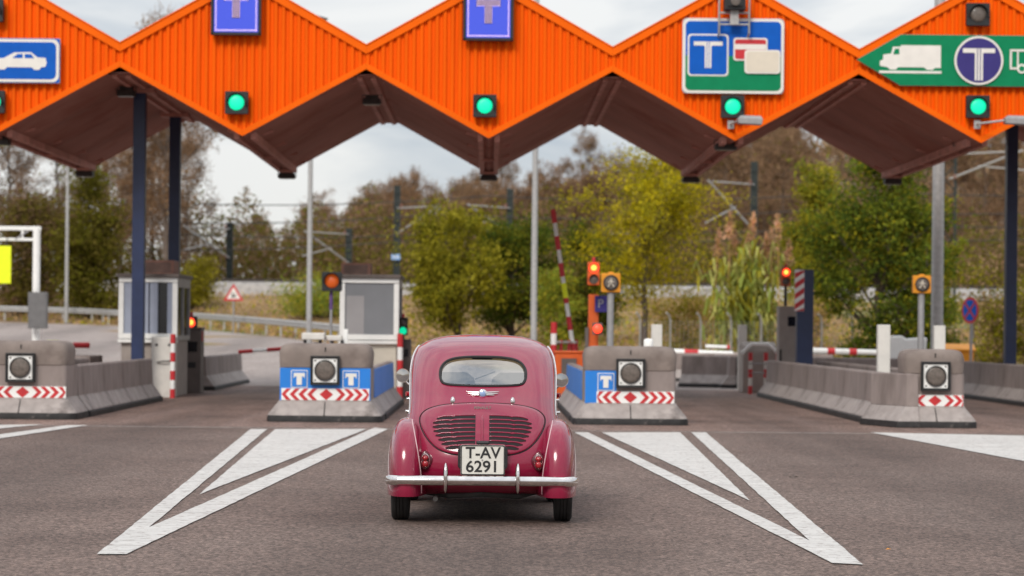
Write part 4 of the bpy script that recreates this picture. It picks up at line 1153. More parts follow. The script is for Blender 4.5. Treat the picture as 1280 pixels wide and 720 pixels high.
def hit(x, z, off=0., bv=None):
    r = (bv or BV_A).ray_cast(Vector((x, -3, z)), Vector((0, 1, 0)))
    if r[0] is None: return None
    n = r[1] if r[1].y < 0 else -r[1]
    return r[0] + n * off
def side_hit(y, z, s, off=0.):
    r = BV_B.ray_cast(Vector((3*s, y, z)), Vector((-s, 0, 0)))
    while r[0] is None:
        y += .03; z -= .002
        r = BV_B.ray_cast(Vector((3*s, y, z)), Vector((-s, 0, 0)))
    n = r[1] if r[1].x*s > 0 else -r[1]
    return r[0] + n*off

def sym(pts):
    return pts + [(-x, z) for x, z in reversed(pts) if abs(x) > 1e-6]
def closed_curve(pts, n=8): return [(p.x, p.y) for p in spline([Vector((x, z, 0)) for x, z in pts], n, True)]
def patch(name, outline, prof_, m, cen, bv=BV_B, smooth=50):
    """sheet laid on the body: outline scaled towards cen; prof_ = [(scale, offset)]"""
    b = MB(); rings = []
    for s, off in prof_:
        rings.append([hit(cen[0]+(x-cen[0])*s, cen[1]+(z-cen[1])*s, off, bv) for x, z in outline])
    b.loft(rings, 0, False, False)
    c = hit(cen[0], cen[1], prof_[-1][1], bv)
    n = len(outline); o = (len(rings)-1)*n
    b.v.append(tuple(c)); ci = len(b.v)-1
    for i in range(n): b.f.append((o+i, o+(i+1) % n, ci)); b.m.append(0)
    return b.build(name, m, car, smooth=smooth)

# rear window opening, windscreen and side windows are cut through the shell
win = closed_curve(sym([(0, 1.236), (.13, 1.233), (.23, 1.220), (.292, 1.193), (.324, 1.150), (.330, 1.100), (.318, 1.055), (.285, 1.032), (.20, 1.024), (.08, 1.021), (0, 1.020)]), 4)
def cutter(poly, y0, y1, axis='y'):
    b = MB(); (b.prism if axis == 'y' else b.prismx)(poly, y0, y1)
    o = b.build('cut', 'black'); return o
cuts = [cutter(win, -.5, 1.7),
        cutter(rrect(.47, .15, .08, 0, 1.145), 2.2, 3.2)]
sidew = [closed_curve([(1.34, 1.02), (1.50, 1.22), (1.62, 1.25), (1.64, 1.0), (1.47, .985)], 5), closed_curve([(1.72, 1.0), (1.70, 1.25), (2.1, 1.245), (2.36, 1.05), (2.33, .99), (2.0, .985)], 5)]
for pl in sidew: cuts.append(cutter(pl, -2, 2, 'x'))
body.parent = None
so = body.modifiers.new('solid', 'SOLIDIFY'); so.thickness = .018; so.offset = -1; so.material_offset = 1; so.material_offset_rim = 0
for c in cuts:
    bo = body.modifiers.new('cut', 'BOOLEAN'); bo.object = c; bo.operation = 'DIFFERENCE'; bo.solver = 'EXACT'
bpy.context.view_layer.update()
me = bpy.data.meshes.new_from_object(body.evaluated_get(bpy.context.evaluated_depsgraph_get()))
body.modifiers.clear(); body.data = me; me.name = 'body'; body.parent = car
if len(me.materials) > 2:
    pass
me.shade_smooth(); me.set_sharp_from_angle(angle=R(38))
for c in cuts: bpy.data.objects.remove(c)

# glass and rubber seals
b = MB(); g1 = [hit(x, z, -.006, BV_B) for x, z in win]; n = len(g1)
rings = [[hit(x*s, 1.128+(z-1.128)*s, -.006, BV_B) for x, z in win] for s in (1.0, .8, .6, .4, .2)]
b.loft(rings, 0, False, True)
b.build('rear_window', 'glass', car, smooth=60, fix=False)
b = MB(); b.tube([hit(x*1.006, 1.128+(z-1.128)*1.02, .003, BV_B) for x, z in win], .0105, 8, 0, True); b.build('window_seal', 'rubber', car, smooth=60)
for s in (-1, 1):
    for pl in sidew:
        b = MB(); pts = [side_hit(y, z, s, -.01) for y, z in pl]; b.v = [tuple(p) for p in pts]; b.f = [tuple(range(len(pts)))]; b.m = [0]
        b.build('side_window', 'glass', car, fix=False)
        b = MB(); b.tube([side_hit(y, z, s, .001) for y, z in pl], .006, 6, 0, True); b.build('window_trim', 'chrome', car, smooth=60)
b = MB(); b.add([(-.5, 2.60, 1.0), (.5, 2.60, 1.0), (.45, 2.36, 1.29), (-.45, 2.36, 1.29)], [(0, 1, 2, 3)]); b.build('windscreen', 'glass', car)

# engine lid
lid = closed_curve(sym([(0, .893), (.17, .889), (.31, .874), (.41, .846), (.463, .805), (.474, .757), (.452, .69), (.40, .615), (.33, .557), (.24, .525), (.12, .512), (0, .510)]), 5)
b = MB(); b.tube([hit(x*1.004, .70+(z-.70)*1.008, .001, BV_B) for x, z in lid], .0045, 6, 0, True); b.build('lid_gap', 'slot', car, smooth=60)
lido = patch('engine_lid', lid, [(.992, -.004), (.985, .006), (.97, .010), (.9, .012), (.8, .012), (.65, .012), (.5, .012), (.35, .012), (.18, .012)], 'paint', (0, .70))
BV_L = bvh([lido])
def lhit(x, z, off): 
    p = hit(x, z, off, BV_L); return p if p else hit(x, z, off+.012, BV_B)
rows = [(.345, .785), (.372, .755), (.374, .725), (.366, .695), (.350, .664), (.328, .633), (.304, .603), (.274, .574)]
for s in (-1, 1):
    b = MB(); c = MB()
    for xe, z in rows:
        N = 14; up = []; dn = []; lip = []
        for k in range(N + 1):
            t = k / N; x = .052 + (xe - .052) * t
            zz = z - .016*t*t + .004
            h = .0115 * min(1, math.sin(math.pi*min(1, max(0.02, (1-t)*4)/2)) + .15) if t > .5 else .0115
            up.append(lhit(s*x, zz + h, .0035)); dn.append(lhit(s*x, zz - h, .0035)); lip.append(lhit(s*x, zz + h + .004, .004))
        o = len(b.v); b.v += [tuple(p) for p in up + dn]
        for k in range(N): b.f.append((o+k, o+k+1, o+N+2+k, o+N+1+k)); b.m.append(0)
        c.tube(lip, [.003] + [.0058]*(N-1) + [.003], 8)
    b.build('vent_slot', 'slot', lido, fix=False)
    c.build('vent_louvre', 'paint', lido, smooth=60)
b = MB(); b.tube([lhit(0, z, .002) for z in np.linspace(.80, .56, 14)], [.003]+[.010]*12+[.004], 8); b.build('lid_ridge', 'paint', lido, smooth=60)
b = MB(); p = lhit(0, .585, .01); b.loft([[(p.x + .012*a*math.cos(q), p.y - d, p.z + .03*a*math.sin(q)) for q in [2*math.pi*k/12 for k in range(12)]] for a, d in ((.7, -.01), (1, .0), (1, .012), (.6, .02))]); b.build('lid_handle', 'chrome', lido, smooth=50)
for s in (-1, 1):                            # two small chrome hinges above the lid
    x = .228*s; b = MB(); p = hit(x, .905, .0)
    b.loft([[(p.x + .0175*a*math.cos(q), p.y - d, p.z + .035*a*math.sin(q)) for q in [2*math.pi*k/16 for k in range(16)]] for a, d in ((1, -.02), (1.05, .004), (.9, .014), (.4, .02))]); b.build('hinge', 'chrome', car, smooth=60)

# winged badge and script
p = hit(0, .957, .006)
b = MB(); b.lathe([(.034, .0), (.036, -.010), (.028, -.016), (.0001, -.019)], (p.x, p.y, p.z), 'y', 24); bd = b.build('badge', 'chrome', car, smooth=40)
b = MB(); b.lathe([(.023, -.0165), (.018, -.021), (.0001, -.022)], (p.x, p.y, p.z), 'y', 24); b.build('badge_centre', 'badge', bd, smooth=60)
b = MB()
for s in (-1, 1):
    for k, (ln, dz) in enumerate(((.125, .010), (.118, .0), (.09, -.009))):
        pts = [hit(s*(.028 + (ln-.028)*t), .957 + dz + .006*t - .003*k*t, .007) for t in (0, .35, .7, 1)]
        b.tube(pts, [.0072, .0062, .0048, .0022], 6)
b.build('badge_wing', 'chrome', bd, smooth=60)
p = hit(0, .872, .0); p = lhit(0, .858, .004)
text_mesh('RENAULT', .030, 'lettering', 'chrome', car, (p.x - .0, p.y - .004, p.z), 1.0, .003, .0005, 0, 1.0)

# number plate on its dark bracket
PZ, PYY = .484, .035
b = MB(); b.prism(rrect(.164, .112, .012, .006, PZ), PYY-.008, PYY); plate = b.build('number_plate', 'plate', car, bevel=.002)
b = MB()
o = rrect(.163, .111, .012, .006, PZ, 5); i_ = rrect(.156, .104, .009, .006, PZ, 5)
b.loft([[(x, PYY-.0085, z) for x, z in o], [(x, PYY-.0125, z) for x, z in o], [(x, PYY-.0125, z) for x, z in i_], [(x, PYY-.0085, z) for x, z in i_]], 0, False, False)
b.build('plate_border', 'black', plate)
text_mesh('T-AV', .118, 'lettering', 'black', plate, (.008, PYY-.0095, PZ+.050), 1.0, .0015, .0020)
text_mesh('6291', .118, 'lettering', 'black', plate, (.004, PYY-.0095, PZ-.052), 1.06, .0015, .0020)
b = MB(); b.prism(rrect(.185, .088, .03, .006, PZ+.018), PYY+.003, PYY+.030)
for s in (-1, 1): b.box((.006+s*.10, PYY+.06, PZ), (.03, .12, .12))
b.build('plate_bracket', 'black', car, bevel=.006)
b = MB(); b.loft([[(.006+x, PYY+y, PZ+.112+z) for x, y, z in r] for r in ([(-.05, .04, .0), (.05, .04, .0), (.05, .04, .03), (-.05, .04, .03)], [(-.045, -.01, .004), (.045, -.01, .004), (.045, -.012, .022), (-.045, -.012, .022)])]); b.build('plate_lamp', 'black', car, bevel=.006)
b = MB()
b.cyl((.004, PYY-.009, PZ+.0), (.004, PYY-.0125, PZ+.0), .0065, n=10)
b.build('plate_screw', 'greymetal', plate)

# tail lamps
M['lampbase'] = mat('lamp_base', (.10, .006, .014), .3, coat=.5)
for s in (-1, 1):
    xc = .423*s
    yl = min(hit(xc + dx, .475 + dz).y for dx in (-.03, 0, .03) for dz in (-.05, 0, .05))
    dia = closed_curve([(-.056*s, .005), (-.012*s, .066), (.020*s, .060), (.050*s, -.005), (.02*s, -.066), (-.018*s, -.066)], 4)
    b = MB(); b.loft([[(xc+x*f, yl+d, .472+z*f) for x, z in dia] for f, d in ((1.05, .06), (1, .004), (.93, -.012), (.7, -.018))]); tl = b.build('tail_lamp', 'lampbase', car, smooth=45)
    for zc, hh_ in ((.490, .019), (.447, .027)):
        b = MB()
        b.loft([[(xc + .0225*a*math.cos(q), yl - d, zc + hh_*a*math.sin(q)) for q in [2*math.pi*k/18 for k in range(18)]] for a, d in ((1, .0), (1, .030), (.8, .040), (.35, .045))]); b.build('lamp_lens', 'redlens', tl, smooth=60)
    ov = [(xc + .030*math.cos(q), .466 + .054*math.sin(q)) for q in [2*math.pi*k/28 for k in range(28)]]
    b = MB(); b.tube([(x, yl - .019, z) for x, z in ov], .0042, 6, 0, True); b.build('lamp_rim', 'chrome', tl, smooth=60)

# bumper and overriders
b = MB(); pr = [(.0, .036), (-.010, .036), (-.018, .030), (-.026, .014), (-.028, .0), (-.026, -.012), (-.020, -.026), (-.010, -.036), (.0, -.036)]
rings = []
for k in range(41):
    t = -1 + 2*k/40; x = .716*t; yb = .0 + .03*t*t + (.10*max(0, abs(t)-.93)/.07)
    sc = 1 - .12*max(0, abs(t)-.95)/.05
    rings.append([(x, yb + py*1.3, .332 + pz*sc - .004*t*t) for py, pz in pr])
b.loft(rings); b.build('bumper', 'chrome', car, smooth=50)
b = MB()
for s in (-1, 1): b.box((.35*s, .10, .33), (.05, .2, .04))
b.build('bumper_mount', 'under', car)
for s in (-1, 1):
    b = MB(); xo = .268*s
    rings = []
    for k in range(17):
        t = -1 + 2*k/16; w = .0205*math.sqrt(max(.02, 1-abs(t)**2.6)); dp = .05*math.sqrt(max(.02, 1-abs(t)**2.4))
        rings.append([(xo + w*math.cos(q), -.022 - dp*max(0, math.sin(q)) + .012*min(0, math.sin(q))*-1, .352 + .112*t) for q in [2*math.pi*j/14 for j in range(14)]])
    b.loft(rings); b.build('overrider', 'chrome', car, smooth=60)

# wing beading, drip rails and side details
for s in (-1, 1):
    pts = [(.533, .765), (.515, .70), (.495, .61), (.478, .52), (.464, .43), (.456, .36), (.452, .29), (.452, .225)]
    pts = [hit(p.x*s, p.y, .001) for p in spline([Vector((a, c, 0)) for a, c in pts], 5)]
    b = MB(); b.tube(pts, .0045, 6); b.build('wing_beading', mat('beading', (.62, .40, .42), .35) if 'bead' not in M else M['bead'], car, smooth=60); M.setdefault('bead', bpy.data.materials['beading'])
    arch = [(1.56, 1.318), (1.46, 1.26), (1.28, 1.15), (1.13, 1.05), (1.01, .95), (.92, .86), (.84, .79)]
    pts = [side_hit(p.x, p.y, s, .004) for p in spline([Vector((a, c, 0)) for a, c in arch], 5)]
    b = MB(); b.tube(pts, .0075, 8); b.build('door_moulding', 'chrome', car, smooth=60)
    # door handle, hinges, indicator
    b = MB(); p0 = side_hit(1.22, .90, s, .0); b.tube([p0, p0+Vector((.035*s, 0, 0)), p0+Vector((.04*s, .12, -.005))], .010); b.build('door_handle', 'chrome', car, smooth=50); b = MB(); b.tube([p0+Vector((0, .02, -.1)), p0+Vector((.04*s, .02, -.1)), p0+Vector((.045*s, .1, -.1))], .012); b.build('door_handle', 'chrome', car, smooth=50)
    b = MB(); p0 = side_hit(1.55, .93, s, .0); b.cyl(p0, p0+Vector((.055*s, -.02, 0)), .02, n=10); b.build('turn_lamp', 'redlens', car, smooth=40)
    for z in (.70, .80, .86): b = MB(); p0 = side_hit(1.6, z, s, 0); b.cyl(p0+Vector((.02*s, 0, -.025)), p0+Vector((.02*s, 0, .025)), .02, n=10); b.box(p0+Vector((.012*s, .02, 0)), (.05, .05, .03)); b.build('door_hinge', 'chrome', car, smooth=40)
    # wing mirror
    zc = 1.062 if s < 0 else 1.035; yc = 2.35; xc = (.678 if s < 0 else .655)*s
    b = MB(); b.lathe([(.0585, -.004), (.060, .006), (.055, .02), (.035, .035), (.0001, .04)], (xc, yc, zc), 'y', 28); mi = b.build('mirror', 'chrome', car, smooth=60)
    b = MB(); b.lathe([(.053, -.0045), (.0001, -.006)], (xc, yc, zc), 'y', 28); b.build('mirror_glass', 'mirror', mi, smooth=60)
    b = MB(); b.tube([(xc-.0*s, yc+.02, zc-.03), (xc-.05*s, yc+.03, zc-.075), (xc-.115*s, yc+.02, zc-.09)], .009); b.build('mirror_arm', 'chrome', mi, smooth=60)

# wheels
def wheel(x, y, s):
    r = .285
    b = MB(); b.lathe([(.20, -.060), (.235, -.068), (.268, -.066), (.281, -.056), (r, -.044), (r, -.030), (r-.006, -.028), (r-.006, -.022), (r, -.020), (r, -.003), (r-.006, -.001), (r-.006, .001), (r, .003), (r, .020), (r-.006, .022), (r-.006, .028), (r, .030), (r, .044), (.281, .056), (.268, .066), (.235, .068), (.20, .060)], (x, y, r), 'x', 48)
    w = b.build('wheel', 'rubber', car, smooth=40)
    b = MB(); b.lathe([(.20, .05*s), (.19, .055*s), (.17, .02*s), (.08, .03*s), (.07, .055*s), (.0001, .06*s)], (x, y, r), 'x', 32); b.build('rim', 'plate', w, smooth=45)
for s in (-1, 1): wheel(.618*s, .52, s); wheel(.610*s, 2.62, s)
# underside, exhaust, interior
b = MB(); b.box((0, 1.75, .27), (.98, 2.7, .05)); b.box((0, .55, .25), (.42, .5, .12)); b.tube([(-.6, .52, .285), (.6, .52, .285)], .035); b.tube([(-.45, .45, .22), (-.25, .30, .20), (.0, .25, .215), (.28, .3, .20), (.5, .45, .25)], .022); b.build('underbody', 'under', car)
b = MB(); b.cyl((-.335, .62, .175), (-.345, .12, .185), .019, n=14); b.build('exhaust', 'darkmetal', car, smooth=40)
b = MB(); b.box((0, 1.75, .62), (1.05, 1.9, .04)); b.box((0, .95, .72), (1.0, .12, .42), rx=R(-12)); b.box((0, 2.55, .86), (1.0, .2, .2)); b.build('interior', 'paint_in', car)
for s in (-1, 1):
    b = MB(); b.loft([rect_ring(.22, -.05, .06, .04, .62), rect_ring(.235, -.055, .065, .05, .95), rect_ring(.21, -.045, .06, .05, 1.06), rect_ring(.15, -.03, .04, .03, 1.105)])
    o = b.build('seat', 'seat', car, smooth=50); o.location = (.285*s, 1.72, 0)
b = MB(); b.box((-.01, 2.28, 1.232), (.17, .02, .055)); b.cyl((-.01, 2.30, 1.24), (-.01, 2.36, 1.30), .008, n=6); b.build('rear_view_mirror', 'black', car, bevel=.008)
b = MB(); b.tube([(-.30 + .17*math.cos(q), 2.22 + .06*math.sin(q), .93 + .15*math.sin(q)) for q in [2*math.pi*k/24 for k in range(24)]], .011, 6, 0, True); b.build('steering_wheel', 'black', car, smooth=60)
b = MB(); b.tube([(-.07, 2.48, 1.035), (.10, 2.45, 1.10)], .006, 6); b.tube([(.2, 2.48, 1.035), (.37, 2.45, 1.09)], .006, 6); b.build('wiper', 'black', car)
# front: headlamps and bonnet trim (unseen here, kept for other viewpoints)
for s in (-1, 1):
    b = MB(); b.lathe([(.09, .0), (.088, .03), (.06, .05), (.0001, .056)], (.50*s, 3.50, .64), 'y', 24); b.build('headlamp', 'chrome', car, smooth=50)
b = MB(); b.tube([(-.70, 3.58, .33), (-.4, 3.66, .33), (.4, 3.66, .33), (.70, 3.58, .33)], .04); b.build('front_bumper', 'chrome', car, smooth=50)

# fallen leaves on the asphalt
t = thing('fallen_twig', 'small dark clump of dry leaves on the asphalt right of the car', 'leaf litter', G(991, 597))
b = MB()
for k in range(14):
    x, y = random.uniform(-.06, .06), random.uniform(-.05, .05)
    a = random.uniform(0, 6.28); c_, s_ = math.cos(a)*.022, math.sin(a)*.022
    b.add([(x-c_, y-s_, .006), (x+s_*.4, y-c_*.4, .012), (x+c_, y+s_, .016), (x-s_*.4, y+c_*.4, .01)], [(0, 1, 2, 3)])
b.build('leaves', 'bark', t, fix=False)
b = MB(); p = G(1110, 689)
b.add([(-.02, -.012, .012), (.0, -.02, .016), (.024, .0, .014), (.0, .016, .02)], [(0, 1, 2, 3)])
o = b.build('fallen_leaf', 'yellow', None, fix=False); o.location = p; tag(o, 'single yellow fallen leaf on the asphalt at the lower right', 'leaf')
# ------------------------------------------------------------------ vegetation
rng = np.random.default_rng(11)
def quads_obj(name, V, mats, midx, parent=None):
    """V: (n,4,3) leaf corners"""
    n = len(V); me = bpy.data.meshes.new(name)
    me.vertices.add(n*4); me.vertices.foreach_set('co', V.reshape(-1).astype(np.float32))
    me.loops.add(n*4); me.loops.foreach_set('vertex_index', np.arange(n*4, dtype=np.int32))
    me.polygons.add(n); me.polygons.foreach_set('loop_start', np.arange(0, n*4, 4, dtype=np.int32))
    for m in mats: me.materials.append(M[m])
    me.polygons.foreach_set('material_index', midx.astype(np.int32))
    me.update(calc_edges=True); me.validate()
    o = bpy.data.objects.new(name, me); COL.objects.link(o)
    if parent: o.parent = parent
    return o
def leaf_quads(C, size, asp=.55, droop=.0):
    """diamond leaves centred on C with random orientation"""
    n = len(C)
    a = rng.normal(size=(n, 3)); a[:, 2] -= droop; a /= np.linalg.norm(a, axis=1)[:, None]
    t = rng.normal(size=(n, 3)); b_ = np.cross(a, t); b_ /= np.linalg.norm(b_, axis=1)[:, None]
    s = (size * rng.uniform(.6, 1.35, n))[:, None]
    return np.stack([C - a*s, C + b_*s*asp - a*s*.1, C + a*s, C - b_*s*asp + a*s*.1], 1)
def skeleton(H, rad, lo, R_, nl, seed, sub=4, lean=.0, trunk_top=.75, up=.35, flat=1.):
    r = random.Random(seed); b = MB(); cl = []
    tr = [Vector((0, 0, -.3))]; k = 7
    for i in range(1, k+1):
        f = i / k; tr.append(Vector((lean*f + r.uniform(-.05, .05)*R_*.4, r.uniform(-.05, .05)*R_*.4, H*trunk_top*f)))
    b.tube(tr, [rad*(1.25 if i == 0 else 1)*(1-.8*i/k) for i in range(k+1)], 7)
    zc = (lo + H)/2; hz = (H - lo)/2
    for i in range(nl):
        for _ in range(50):
            d = Vector((r.gauss(0, 1), r.gauss(0, 1), r.gauss(0, 1))).normalized() * r.choice((r.uniform(.55, .85), r.uniform(.85, 1.18)))
            e = Vector((d.x*R_ + lean, d.y*R_, zc + d.z*hz))
            if e.z > lo*.8: break
        f = min(.95, max(.12, (e.z - H*up*.6 - .25*math.hypot(e.x, e.y)) / (H*trunk_top)))
        j = f*k; j0 = int(j); s0 = tr[j0].lerp(tr[min(k, j0+1)], j - j0)
        mid = s0.lerp(e, .5) + Vector((r.uniform(-.1, .1)*R_, r.uniform(-.1, .1)*R_, r.uniform(-.02, .12)*hz))
        r0 = rad*.42*(1-.6*f)
        b.tube([s0, mid, e], [r0, r0*.55, r0*.12], 5)
        cl.append(e); cl.append(mid.lerp(e, .6))
        for q in range(sub):
            t = r.uniform(.35, .9); p = s0.lerp(mid, t*2) if t < .5 else mid.lerp(e, t*2-1)
            g = p + Vector((r.gauss(0, 1), r.gauss(0, 1), r.gauss(.35, .9))).normalized() * R_ * r.uniform(.22, .5)
            b.tube([p, p.lerp(g, .5) + Vector((0, 0, .04*R_)), g], [r0*.35, r0*.22, r0*.06], 4)
            cl.append(g); cl.append(p.lerp(g, .55))
    return b, cl
def tree(loc, H, R_, lo, label, mats, nleaf, lsize, seed, kind='tree', nl=26, sub=4, rad=.16, clump=.17, lean=0., bark='bark', group=None, cat='tree', wts=None, up=.35, trunk_top=.75):
    t = thing(kind, label, cat, loc, 0, group)
    b, cl = skeleton(H, rad, lo, R_, nl, seed, sub, lean, trunk_top, up)
    b.build('trunk', bark, t, smooth=60)
    C = np.array([tuple(c) for c in cl])
    idx = rng.integers(0, len(C), nleaf)
    wt = rng.uniform(.3, 1.2, len(C)); idx = rng.choice(len(C), nleaf, p=wt/wt.sum())
    P_ = C[idx] + rng.normal(size=(nleaf, 3)) * (R_*clump) * np.array([1, 1, .75]) * rng.uniform(.5, 1.2, len(C))[idx][:, None]
    keep = P_[:, 2] > .15
    P_ = P_[keep]; idx = idx[keep]
    cm = rng.integers(0, len(mats), len(C)) if wts is None else rng.choice(len(mats), len(C), p=wts)
    mi = np.where(rng.random(len(P_)) < .65, cm[idx], rng.integers(0, len(mats), len(P_)))
    quads_obj('crown', leaf_quads(P_, lsize), mats, mi, t)
    return t
for nm, c in {'ochre1': (.39, .32, .010), 'ochre2': (.25, .225, .012), 'ochre3': (.50, .40, .016), 'olive1': (.23, .20, .014), 'olive2': (.15, .145, .015), 'olive3': (.32, .28, .03),
              'green1': (.095, .125, .016), 'green2': (.06, .085, .014), 'green3': (.18, .20, .022), 'lime': (.25, .30, .04), 'dkol1': (.105, .090, .018), 'dkol2': (.145, .115, .024), 'brown1': (.27, .165, .095), 'brown2': (.19, .118, .07),
              'brown3': (.36, .24, .135), 'rust': (.34, .17, .07), 'grass1': (.17, .22, .04), 'straw': (.50, .32, .13), 'plume': (.58, .33, .22), 'reed1': (.27, .32, .07), 'reed2': (.40, .40, .12)}.items():
    M[nm] = leafmat(nm, tuple(min(.75, v*1.15) for v in c))
def base(x, Y):
    X_ = P(x, 412, Y).x
    return Vector((X_, Y, terr(X_, Y)))
def topz(y, Y, x=640): return P(x, y, Y).z
def T(x, Y, ytop, w, lofrac, label, mats, n, ls, seed, **k):
    l = base(x, Y); H = topz(ytop, Y, x) - l.z
    return tree(l, H, w*Y/FPX/2, H*lofrac, label, mats, int(n*2.2), ls*.64, seed, **k)
T(806, 94, 150, 180, .27, 'ochre leaved tree with bare forked trunk right of the red signal', ['ochre1', 'ochre2', 'ochre3', 'olive3'], 9500, .095, 3, nl=34, sub=5, rad=.16, clump=.125, up=.10, trunk_top=.48)
T(572, 100, 250, 140, .2, 'yellowish olive tree behind the car roof, left of its dark neighbour', ['olive1', 'olive3', 'olive2'], 9000, .12, 5, nl=30, clump=.15)
T(640, 104, 276, 130, .10, 'dark green rounded tree behind the car roof and the lamp mast', ['green1', 'green2', 'olive2'], 10000, .12, 8, nl=30, clump=.16)
T(735, 108, 285, 110, .10, 'dark green tree behind the raised barrier arm', ['green2', 'green1', 'dkol2'], 8000, .12, 9, nl=26, clump=.155)
T(1098, 84, 190, 175, .10, 'large dark green tree with yellower leaves mixed in, left of the thick lamp mast', ['green1', 'green2', 'green3', 'olive1'], 15000, .115, 12, nl=40, sub=5, clump=.135, wts=[.35, .3, .2, .15])
T(1022, 100, 215, 105, .15, 'olive yellow tree behind the large dark green tree', ['olive1', 'olive3', 'green3'], 7000, .12, 15, nl=26, clump=.155)
T(1165, 92, 238, 95, .12, 'yellow green tree half hidden by the thick lamp mast', ['olive3', 'olive1', 'green3'], 6000, .11, 16, nl=24, clump=.145)
T(110, 127, 210, 92, .03, 'tall dark olive column tree behind the white pipe portal', ['dkol1', 'dkol2', 'olive2'], 9000, .15, 18, nl=30, clump=.26)
T(40, 129, 225, 100, .03, 'dark olive tree at the left edge beyond the guard rail', ['dkol1', 'dkol2', 'brown2'], 9000, .15, 19, nl=30, clump=.26)
T(700, 96, 335, 66, .03, 'small light green bush behind the red striped post', ['olive3', 'lime', 'green3'], 3500, .09, 21, kind='bush', cat='bush', nl=18, clump=.26, rad=.06)
T(1252, 88, 330, 100, .03, 'olive bush at the right edge behind the navy column', ['olive1', 'olive2', 'brown3'], 4500, .1, 22, kind='bush', cat='bush', nl=20, clump=.26, rad=.06)
T(860, 98, 355, 90, .03, 'low yellowish bush under the ochre tree', ['olive3', 'ochre2', 'straw'], 3000, .09, 23, kind='bush', cat='bush', nl=16, clump=.28, rad=.05)
T(1010, 93, 372, 80, .03, 'low dry bush by the fence left of the large green tree', ['straw', 'olive3', 'brown3'], 2600, .09, 24, kind='bush', cat='bush', nl=16, clump=.28, rad=.05)
T(400, 128, 352, 100, .0, 'low bright green bush on the bank left of the grey window booth', ['grass1', 'lime', 'olive3'], 3500, .11, 25, kind='bush', cat='bush', nl=16, clump=.3, rad=.05)
T(240, 131, 330, 70, .0, 'olive bush on the bank beside the left booth', ['olive1', 'dkol2', 'olive3'], 3500, .12, 26, kind='bush', cat='bush', nl=16, clump=.28, rad=.05)

# reeds with plumes
l = base(930, 90); t = thing('giant_reed', 'clump of tall reeds with pinkish plumes right of the ochre tree', 'reeds', l)
Q = []; mi = []; b = MB(); HR = topz(275, 90, 930) - l.z
r = random.Random(4)
for k in range(900):
    x, y = r.gauss(0, .55), r.gauss(0, .5); h = HR*r.uniform(.35, .90)*(1-.10*abs(x)); a = r.uniform(0, 6.28); le = r.uniform(.3, 1.1)
    p0 = Vector((x, y, h*r.uniform(.2, .95))); d = Vector((math.cos(a)*le*.5, math.sin(a)*le*.5, r.uniform(.2, .9)))
    p1 = p0 + d; p2 = p1 + Vector((d.x*.8, d.y*.8, r.uniform(-.5, .1)))
    w_ = Vector((-math.sin(a), math.cos(a), 0))*.042
    Q.append([p0-w_, p0+w_, p1+w_*1.1, p1-w_*1.1]); mi.append(r.randint(0, 2)); Q.append([p1-w_*1.1, p1+w_*1.1, p2+w_*.2, p2-w_*.2]); mi.append(r.randint(0, 2))
quads_obj('leaves', np.array([[tuple(c) for c in q] for q in Q]), ['reed1', 'reed2', 'olive3'], np.array(mi), t)
PQ = []; 
for k in range(12):
    x, y = r.gauss(0, .75), r.gauss(0, .4); h = HR*r.uniform(.70, .94); lean = r.uniform(-.25, .25)
    b.tube([(x, y, 0), (x+lean*.3, y, h*.6), (x+lean, y, h)], .014, 4)
    for q in range(150):
        f = r.random(); rr = .17*(1-f)*1.1+.02
        PQ.append((x+lean*(1+f*.12)+r.gauss(0, rr*.55), y+r.gauss(0, rr*.55), h-.2+f*.95))
b.build('stem', 'straw', t)
quads_obj('plume', leaf_quads(np.array(PQ), .10, .35, -1.2), ['plume', 'straw', 'brown3'], rng.integers(0, 3, len(PQ)), t)

# bare trees: prototypes copied over the bank and the hill
def bare(H, R_, seed, ntw, mats, lo, label, group, rad=.13, nleaf=900, tw=.55):
    t = thing('bare_tree', label, 'tree', (0, 0, 0), 0, group)
    b, cl = skeleton(H, rad, lo, R_, 22, seed, 5, trunk_top=.8, up=.25)
    b.build('trunk', 'barkgrey', t, smooth=60)
    C = np.array([tuple(c) for c in cl]); idx = rng.integers(0, len(C), ntw)
    base_ = C[idx] + rng.normal(size=(ntw, 3))*R_*.06
    d = rng.normal(size=(ntw, 3)); d[:, 2] += .6; d /= np.linalg.norm(d, axis=1)[:, None]; L_ = rng.uniform(.4, 1.3, ntw)[:, None]*tw
    s = np.cross(d, rng.normal(size=(ntw, 3))); s /= np.linalg.norm(s, axis=1)[:, None]; s *= .020
    V = np.stack([base_-s, base_+s, base_+d*L_+s*.25, base_+d*L_-s*.25], 1)
    li = rng.integers(0, len(C), nleaf); Pl = C[li] + rng.normal(size=(nleaf, 3))*R_*.085
    V = np.concatenate([V, leaf_quads(Pl, .09)]); 
    mi = np.concatenate([rng.integers(0, 2, ntw), rng.integers(0, len(mats), nleaf)])
    quads_obj('crown', V, mats, mi, t)
    return t
LB = {'skyline': 'thin brown bare tree in the skyline row left of the middle lamp mast', 'hill': 'small brown tree in the wood on the hillside behind the rail line',
      'left': 'tall bare tree with pale twigs in the group beyond the left booth'}
protos = {}
for key, (H, R_, n, nleaf, mats, lo) in {'left': (13.0, 3.0, 5200, 600, ['brown2', 'brown1', 'brown3'], 3.), 'skyline': (9., 2.4, 4600, 700, ['brown1', 'brown2', 'rust', 'brown3'], 2.), 'hill': (7.5, 2.5, 3200, 1900, ['brown1', 'brown2', 'brown3', 'dkol2'], .8)}.items():
    protos[key] = [bare(H, R_, 40+i+len(key), n, mats, lo, LB[key], {'left': 'bare trees beyond the left booth', 'skyline': 'bare trees on the skyline', 'hill': 'trees on the hillside'}[key]) for i in range(3)]
used = {}
